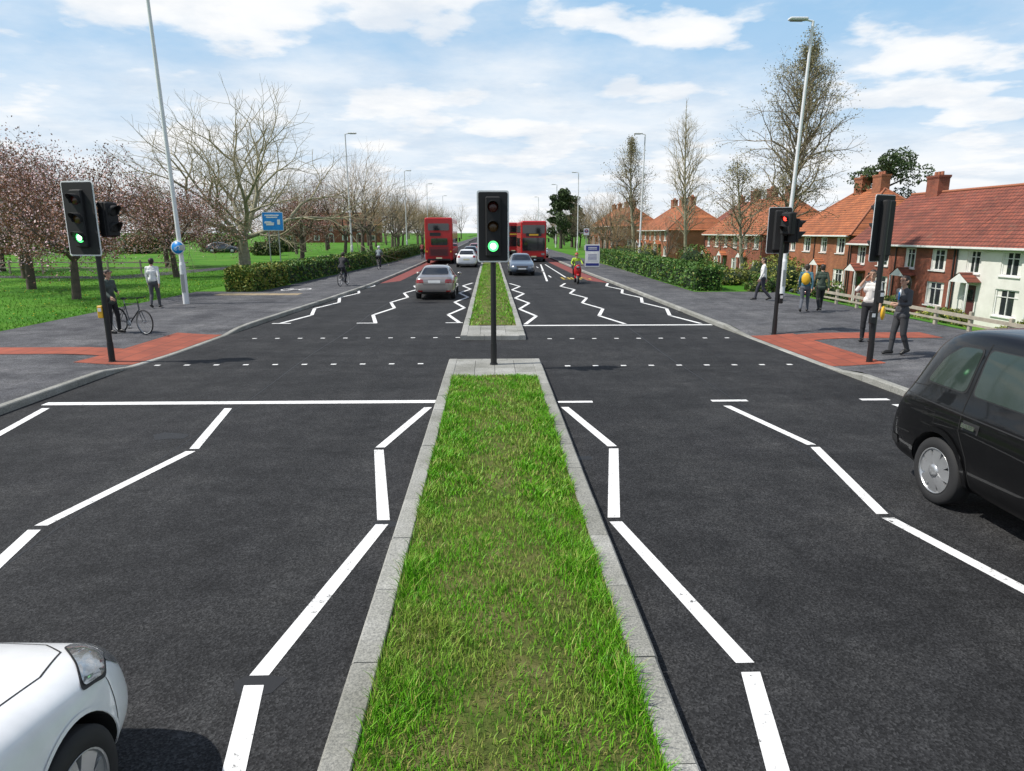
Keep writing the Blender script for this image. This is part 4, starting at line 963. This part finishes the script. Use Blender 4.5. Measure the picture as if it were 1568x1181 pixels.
for i,(x,y,s) in enumerate([(-17.3,28.8,.88),(-22.5,34,1.02),(-19.5,43,.92),(-28,42,1.15),(-19.6,72,1.15),(-35,50,1.35),(-26,56,1.05)]):
    if i<2:
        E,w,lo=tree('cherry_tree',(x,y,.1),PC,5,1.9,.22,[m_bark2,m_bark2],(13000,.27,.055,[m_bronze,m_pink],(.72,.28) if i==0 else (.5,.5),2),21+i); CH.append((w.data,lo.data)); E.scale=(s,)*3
    else:
        E=empty('cherry_tree',(x,y,.1),i*1.3); E.scale=(s,)*3; link(CH[i%2][0],'trunk_and_branches',E); link(CH[i%2][1],'leaves',E)
ovaltree('birch_tree',(17.3,40,-1.6),15.2,5.2,6.0,78,32,[m_bark,m_twig3],(17000,.16,.045,[m_spring]),.24,46)
ovaltree('birch_tree',(15.3,40.5,-.6),7.6,2.2,4.4,34,35,[m_bark,m_twig3],(4500,.2,.045,[m_spring]),.14,60)
ovaltree('slender_tree',(17.6,61,-1),14.8,3.5,6.2,56,33,[m_bark,m_twig],None,.17,34)
ovaltree('birch_tree',(14.8,70,-.2),12.4,3.5,4.6,44,34,[m_bark,m_twig3],(6000,.2,.06,[m_spring]),.2,40)
PM=dict(wob=.15,up=.06,tap=.72,side=.75,rat=.75,k0=5,k3=.45,sp0=38,sp=30,L1=2.7); BM=[]
for k in range(4):
    random.seed(50+k); mb=MB(); tips=[]; grow(mb,Vector((0,0,-.1)),Vector((0,0,1)),2.2,.2,5,PM,tips,5)
    me=bpy.data.meshes.new('bare_tree_mesh'); me.from_pydata(mb.v,[],mb.f); me.materials.append(m_bark2); me.materials.append(m_twig2 if k%2 else m_twig3); me.polygons.foreach_set('material_index',mb.m); BM.append(me)
def treerow(name,pts):
    E=empty(name)
    for i,(x,y,s) in enumerate(pts):
        z=gz(x,y)
        o=link(BM[i%4],'tree_%d'%i,E,(x,y,z-.05),random.uniform(0,6.28)); o.scale=(s*random.uniform(.85,1.15),s*random.uniform(.85,1.15),s)
random.seed(5)
treerow('bare_tree_row',[(-15.5+random.uniform(-1.5,1.5),72+i*7,1.0+random.uniform(-.15,.2)) for i in range(20)]+[(-24+random.uniform(-3,3),80+i*9,1.1+random.uniform(-.15,.2)) for i in range(12)])
treerow('bare_tree_row',[(16+random.uniform(-1.5,2),78+i*8,.8+random.uniform(-.15,.15)) for i in range(14)]+[(14+random.uniform(-1,1),56+i*7,.45) for i in range(4)])
treerow('distant_trees',[(random.uniform(-70,70),random.uniform(260,340),random.uniform(1.1,1.5)) for i in range(38)]+[(-95+random.uniform(-50,45),random.uniform(120,200),random.uniform(.9,1.4)) for i in range(28)]+[(random.uniform(40,110),random.uniform(130,230),random.uniform(.8,1.2)) for i in range(12)])
def bushpts(c,r,n):
    D=RNG.normal(size=(n,3)); D/=np.linalg.norm(D,axis=1)[:,None]
    ph=RNG.uniform(0,6,3); lum=1+.16*np.sin(D[:,0]*5+ph[0])*np.sin(D[:,1]*5+ph[1])+.12*np.sin(D[:,2]*7+ph[2]+D[:,0]*4)
    rad=RNG.uniform(.70,1.0,n)**.6*lum; return D*rad[:,None]*np.array(r)+np.array(c)
def bush(name,c,r,n,size,mats,share=None):
    E=empty(name,c); P=bushpts((0,0,0),r,n); P=P[P[:,2]>-r[2]*.75]; leaves('leaves',P,size,mats,E,share)
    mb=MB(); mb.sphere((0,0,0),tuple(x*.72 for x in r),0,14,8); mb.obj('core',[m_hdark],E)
def hedge(name,pts,w,h,n,size,mats,share,z=.1):
    mb=MB(); P=[]
    E=empty(name)
    for (a,b) in zip(pts[:-1],pts[1:]):
        a=Vector((*a,0));b=Vector((*b,0)); d=(b-a); L=d.length; d/=L; nn=Vector((-d.y,d.x,0))
        mb.box(((a+b)/2+Vector((0,0,z+h*.45))),(L-.1,w*.84,h*.86),0,math.atan2(d.y,d.x))
        k=int(n*L); t=RNG.uniform(-.1,L+.1,k); u=RNG.uniform(-w/2,w/2,k); v=RNG.uniform(0,h,k); f=RNG.uniform(0,1,k)
        u=np.where(f<.5,np.sign(u)*w/2*RNG.uniform(.84,1.03,k),u); v=np.where(f>=.5,h*RNG.uniform(.88,1.02,k),v)
        v=v+ .07*np.sin(t*2.1)*(v/h)+.05*np.sin(t*5.3+u*4); u=u+.06*np.sin(t*3.1+v*5)
        P.append(np.stack([a.x+d.x*t+nn.x*u,a.y+d.y*t+nn.y*u,z+v],1))
        for s_ in(-.05,L+.05):
            k2=int(n*w*.5); u=RNG.uniform(-w/2,w/2,k2); v=RNG.uniform(0,h,k2); tt=s_+RNG.normal(size=k2)*.03; P.append(np.stack([a.x+d.x*tt+nn.x*u,a.y+d.y*tt+nn.y*u,z+v],1))
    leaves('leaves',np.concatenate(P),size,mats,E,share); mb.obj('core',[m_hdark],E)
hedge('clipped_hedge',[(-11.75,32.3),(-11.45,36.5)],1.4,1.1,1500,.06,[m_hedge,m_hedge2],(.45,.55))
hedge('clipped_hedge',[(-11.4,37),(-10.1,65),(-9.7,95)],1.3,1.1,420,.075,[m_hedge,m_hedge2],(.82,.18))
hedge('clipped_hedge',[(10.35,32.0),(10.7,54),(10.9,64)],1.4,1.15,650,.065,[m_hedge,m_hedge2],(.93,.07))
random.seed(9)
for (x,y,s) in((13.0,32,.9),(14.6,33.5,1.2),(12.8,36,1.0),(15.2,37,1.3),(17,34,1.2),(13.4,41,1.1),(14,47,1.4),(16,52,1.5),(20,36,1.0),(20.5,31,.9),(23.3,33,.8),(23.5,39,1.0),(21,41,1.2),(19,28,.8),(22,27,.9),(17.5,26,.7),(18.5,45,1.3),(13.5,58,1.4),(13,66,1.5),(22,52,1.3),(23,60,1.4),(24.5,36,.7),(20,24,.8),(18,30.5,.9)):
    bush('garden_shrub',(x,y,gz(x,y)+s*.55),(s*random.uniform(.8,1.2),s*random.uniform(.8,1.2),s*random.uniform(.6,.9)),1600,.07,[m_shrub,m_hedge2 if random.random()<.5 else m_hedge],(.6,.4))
for (x,y,s) in((-46,92,2.2),(-38,98,2.0),(-55,95,2.5),(-30,100,1.8),(-27,84,1.3),(-66,90,3),(-62,70,2.4),(-52,66,1.6)):
    bush('shrub',(x,y,.1+s*.5),(s*1.5,s,s*.8),2000,.14,[m_shrub,m_ever],(.5,.5))
def broadever(name,loc,H,W,n,seed,lo=.62,sz=.11):
    random.seed(seed); E=empty(name,loc); mb=MB(); mb.tube((0,0,0),(0,0,H*.85),.3,.12,8,0); P=[]
    for i in range(18):
        a=i*2.4; z=H*random.uniform(lo,.97); r_=W*random.uniform(.2,.95)*(1 if lo>.5 else (1.15-z/H)); z-=r_*.12; c=(r_*math.cos(a),r_*math.sin(a),z)
        mb.tube((0,0,z-.9),c,.09,.04,6,0); P.append(bushpts(c,(random.uniform(.8,1.4),random.uniform(.8,1.4),random.uniform(.5,1.0)),n//18))
    mb.obj('trunk_and_limbs',[m_bark2],E); leaves('foliage',np.concatenate(P),sz,[m_ever],E)
broadever('evergreen_tree',(33.3,58,-2),11.3,2.7,9000,3)
broadever('evergreen_tree',(12.2,118,0),10.6,3.2,6000,6,.2,.2); broadever('evergreen_tree',(15.8,132,0),9.6,3.4,5000,8,.2,.2)
# ---------------------------------------------------------------- houses
def wallgrid(mb,O,u,v,W,H,ops,mat,depth,nrm):
    U=sorted({0,W}|{round(o[0]-o[2]/2,3) for o in ops}|{round(o[0]+o[2]/2,3) for o in ops}); Vv=sorted({0,H}|{round(o[1]-o[3]/2,3) for o in ops}|{round(o[1]+o[3]/2,3) for o in ops})
    P=lambda a,b,d=0:O+u*a+v*b-nrm*d
    for a,b in zip(U[:-1],U[1:]):
        for c,d in zip(Vv[:-1],Vv[1:]):
            mu,mv=(a+b)/2,(c+d)/2
            if any(abs(mu-o[0])<o[2]/2 and abs(mv-o[1])<o[3]/2 for o in ops): continue
            mb.add([P(a,c),P(b,c),P(b,d),P(a,d)],[(0,1,2,3)],mat)
    for o in ops:
        a,b,c,d=o[0]-o[2]/2,o[0]+o[2]/2,o[1]-o[3]/2,o[1]+o[3]/2
        for p,q in(((a,c),(b,c)),((b,c),(b,d)),((b,d),(a,d)),((a,d),(a,c))): mb.add([P(*p),P(*q),P(*q,depth),P(*p,depth)],[(0,1,2,3)],mat)
def house(name,xf,y0,y1,zg,eave,ridge,depth,wm,rm,units=2,hip=False,chim=None):
    E=empty(name,(xf,y0,zg)); W=y1-y0; H=eave-zg; RH=ridge-zg
    ops=[];doors=[]; uw=W/units
    for k in range(units):
        b=k*uw; ops+=[(b+uw*.27,H-1.05,1.35,1.2,'w'),(b+uw*.75,H-1.05,1.1,1.2,'w'),(b+uw*.27,1.35,1.6,1.35,'w')]
        doors.append((b+uw*.75,1.03,.95,2.06,'d'))
    allo=ops+doors; u=Vector((0,1,0));v=Vector((0,0,1)); n=Vector((-1,0,0))
    mb=MB(); wallgrid(mb,Vector((0,0,0)),u,v,W,H,allo,0,.1,n)
    eo=[(depth*.3,H-1.05,.8,1.1,'w'),(depth*.65,1.4,.9,1.1,'w')]
    wallgrid(mb,Vector((depth,0,0)),Vector((-1,0,0)),v,depth,H,eo,0,.1,Vector((0,-1,0)))
    mb.add([(0,W,0),(0,W,H),(depth,W,H),(depth,W,0)],[(0,1,2,3)],0); mb.add([(depth,0,0),(depth,W,0),(depth,W,H),(depth,0,H)],[(0,1,2,3)],0)
    if not hip:
        for y in(0,W): mb.add([(0,y,H),(depth,y,H),(depth/2,y,RH-.15)],[(0,1,2)],0)
    mb.obj('walls',[wm],E)
    mb=MB(); hd=depth/2; sl=(RH-H)/hd; ov=.35; ze=H-ov*sl
    g=.05 if not hip else .35; hy=hd*.95 if hip else 0
    A=[(-ov,-g,ze),(-ov,W+g,ze),(hd,W+g-hy,RH),(hd,-g+hy,RH)]; B=[(depth+ov,-g,ze),(depth+ov,W+g,ze),(hd,W+g-hy,RH),(hd,-g+hy,RH)]
    mb.add(A,[(0,1,2,3)],0); mb.add(B,[(3,2,1,0)],0)
    if hip: mb.add([A[0],A[3],B[0]],[(0,1,2)],0); mb.add([A[1],B[1],A[2]],[(0,1,2)],0)
    mb.tube((hd,-g+hy,RH+.02),(hd,W+g-hy,RH+.02),.09,.09,8,1,True)
    if hip:
        for a,b in((A[0],A[3]),(B[0],B[3]),(A[1],A[2]),(B[1],B[2])): mb.tube(a,b,.08,.08,6,1)
    mb.obj('roof',[rm,m_pot],E)
    mb=MB(); mb.box((-ov-.05,W/2,ze-.03),(.12,W-.02,.10),0); mb.box((-ov+.1,W/2,ze-.10),(.3,W-.02,.03),0); 
    for k in range(units+1): mb.tube((-.07,min(W-.1,max(.1,k*uw)),0),(-.07,min(W-.1,max(.1,k*uw)),ze),.04,.04,8,1)
    mb.obj('gutters',[m_upvc,m_trim],E)
    fr=MB(); gl=MB()
    def win(T,w,h):
        fr.T=T; gl.T=T; t=.06
        for s_ in(1,-1): fr.box((s_*(w/2-t/2),.0,0),(t,.06,h),0); fr.box((0,-.0,s_*(h/2-t/2)),(w-2*t,.06,t),0)
        fr.box((0,0,0),(t*.8,.05,h-2*t),0); fr.box((-w/4,0,h*.22),(w/2-t*1.5,.045,t*.6),0); fr.box((w/4,0,h*.22),(w/2-t*1.5,.045,t*.6),0); fr.box((0,-.06,-h/2-.04),(w+.12,.18,.06),0)
        gl.box((0,.02,0),(w-.1,.01,h-.1),0)
        gl.box((-w*.36,.012,0),(w*.18,.004,h-.14),1); gl.box((w*.36,.012,0),(w*.18,.004,h-.14),1)
        fr.T=None; gl.T=None
    for o in ops: win(Matrix.Translation((.08,o[0],o[1]))@Matrix.Rotation(R(-90),4,'Z'),o[2],o[3])
    for o in eo: win(Matrix.Translation((depth-o[0],.08,o[1])),o[2],o[3])
    fr.obj('window_frames',[m_upvc],E); gl.obj('window_glass',[m_hglass,m_render],E)
    mb=MB()
    for d in doors:
        mb.box((.09,d[0],d[1]),(.05,d[2]-.1,d[3]-.06),0); mb.box((.06,d[0],d[1]+.5),(.02,.5,.6),2); mb.box((.06,d[0],.6),(.02,.6,.5),0)
        for s_ in(1,-1): mb.box((.07,d[0]+s_*(d[2]/2-.03),d[1]),(.08,.06,d[3]),1)
        y_=d[0]; mb.add([(-.75,y_-.8,2.25),(-.75,y_,2.75),(0,y_,2.75),(0,y_-.8,2.25)],[(0,1,2,3)],3); mb.add([(-.75,y_+.8,2.25),(-.75,y_,2.75),(0,y_,2.75),(0,y_+.8,2.25)],[(0,1,2,3)],3)
        mb.add([(-.72,y_-.75,2.22),(-.72,y_+.75,2.22),(-.72,y_,2.70)],[(0,1,2)],1)
        for s_ in(1,-1): mb.box((-.68,y_+s_*.7,1.1),(.08,.08,2.2),1)
    mb.obj('door_and_porch',[m_door,m_upvc,m_hglass,rm],E)
    mb=MB()
    for yc in (chim if chim is not None else [W*(k+.5)/units for k in range(units)]):
        if hip: yc=max(hy+.3,min(W-hy-.3,yc))
        mb.box((hd,yc,RH+.05),(.75,1.25,1.9),0); mb.box((hd,yc,RH+1.03),(.85,1.37,.14),0); mb.box((hd,yc,RH+.92),(.80,1.31,.06),0)
        for j in(-1,0,1): mb.tube((hd,yc+j*.33,RH+1.1),(hd,yc+j*.33,RH+1.35),.11,.09,10,1,True)
    mb.obj('chimney',[wm if wm is not m_render else m_brick,m_pot],E)
    return E
house('white_rendered_house',26,26.2,37.3,-2.0,2.35,5.45,8,m_render,m_tile,2,chim=[2.5])
house('brick_house',26,37.34,48.6,-2.0,2.35,5.45,8,m_brick,m_tile,2,chim=[8.6])
house('brick_house',27.5,51.5,63,-2.0,2.9,6.3,8.5,m_brick2,m_tile2,2,True)
house('brick_house',26.5,66,84,-1.9,2.9,6.4,8.5,m_brick,m_tile2,3,True)
house('brick_house',24,92,110,-1.0,3.4,6.6,8.5,m_brick2,m_tile2,3,True)
house('brick_house',22,122,150,-.3,4.2,7.4,8.5,m_brick2,m_tile2,4,True)
house('brick_house',38,92,120,-1.0,4.0,7.6,8.5,m_brick2,m_tile,4,True)
def turned(loc,rz,*a,**k):
    E=house(*a,**k); E.location=loc; E.rotation_euler=(0,0,rz); return E
turned((-62,86,.1),R(95),'brick_house',0,0,22,0,4.6,7.6,8,m_brick2,m_tile,4)
turned((-30,190,.1),R(95),'brick_house',0,0,30,0,4.8,8,8,m_brick,m_tile,4)
turned((-85,150,.1),R(90),'brick_house',0,0,40,0,4.8,8,8,m_brick2,m_tile2,5)
# ---------------------------------------------------------------- light, sky, camera
W=bpy.data.worlds.new('World'); SC.world=W; W.use_nodes=True; nt=W.node_tree; bg=nt.nodes['Background']; bg.inputs['Strength'].default_value=.12
sky=nd(nt,'ShaderNodeTexSky'); sky.sky_type='NISHITA'; sky.sun_disc=False; sky.sun_elevation=R(54); sky.sun_rotation=R(262); sky.air_density=1.0; sky.dust_density=1.0
tc=nd(nt,'ShaderNodeTexCoord'); sp=nd(nt,'ShaderNodeSeparateXYZ'); nt.links.new(tc.outputs['Generated'],sp.inputs[0])
def mth(op,a,b=None):
    n=nd(nt,'ShaderNodeMath',operation=op)
    for i,q in enumerate((a,b)):
        if q is None: continue
        if isinstance(q,(int,float)): n.inputs[i].default_value=q
        else: nt.links.new(q,n.inputs[i])
    return n.outputs[0]
Z=sp.outputs[2]
zz=mth('ADD',mth('MAXIMUM',Z,0),.12); cb=nd(nt,'ShaderNodeCombineXYZ'); nt.links.new(mth('DIVIDE',sp.outputs[0],zz),cb.inputs[0]); nt.links.new(mth('DIVIDE',sp.outputs[1],zz),cb.inputs[1]); cb.inputs[2].default_value=5.3
n1=noise(nt,cb.outputs[0],1.5,10,.52); n2=noise(nt,cb.outputs[0],.5,7,.62)
puff=ramp(nt,n1,[(.52,(0,0,0)),(.565,(.85,.85,.85)),(.62,(1,1,1))]); wisp=ramp(nt,n2,[(.40,(.05,.05,.05)),(.64,(.80,.80,.80))])
haze=ramp(nt,Z,[(0,(1,1,1)),(.05,(.85,.85,.85)),(.14,(.35,.35,.35)),(.26,(.05,.05,.05))])
def scr(a,b): return mixc(nt,1.0,a,b,'SCREEN')
hi=ramp(nt,Z,[(.30,(1,1,1)),(.60,(.25,.25,.25))])
mask=mixc(nt,1.0,scr(scr(puff,wisp),haze),hi,'MULTIPLY')
paleb=mixc(nt,ramp(nt,Z,[(0,(.9,.9,.9)),(.30,(.8,.8,.8)),(.6,(0,0,0))]),sky.outputs['Color'],(2.75,5.15,7.7))
shade=ramp(nt,noise(nt,cb.outputs[0],2.1,6,.6),[(.35,(6.6,7.1,7.7)),(.56,(8.3,8.4,8.5))])
nt.links.new(mixc(nt,mask,paleb,shade),bg.inputs['Color'])
sd=bpy.data.lights.new('sun','SUN'); sd.energy=5.0; sd.angle=R(.55); sd.color=(1,.955,.88); so=bpy.data.objects.new('sun',sd); COL.objects.link(so)
el=R(54); dv=Vector((math.cos(el)*.99,math.cos(el)*.14,-math.sin(el))); so.rotation_euler=dv.to_track_quat('-Z','Y').to_euler(); so.location=(-20,-5,30)
cd=bpy.data.cameras.new('camera'); cam=bpy.data.objects.new('camera',cd); COL.objects.link(cam); SC.camera=cam
cam.location=(0,0,2.85); cam.rotation_euler=(R(90)-math.atan(234.5/1030),0,R(-1.84)); cd.sensor_width=36; cd.lens=36*1030/1568; cd.clip_end=5000; cd.clip_start=.05
SC.view_settings.view_transform='Standard'; SC.view_settings.look='None'; SC.view_settings.exposure=0
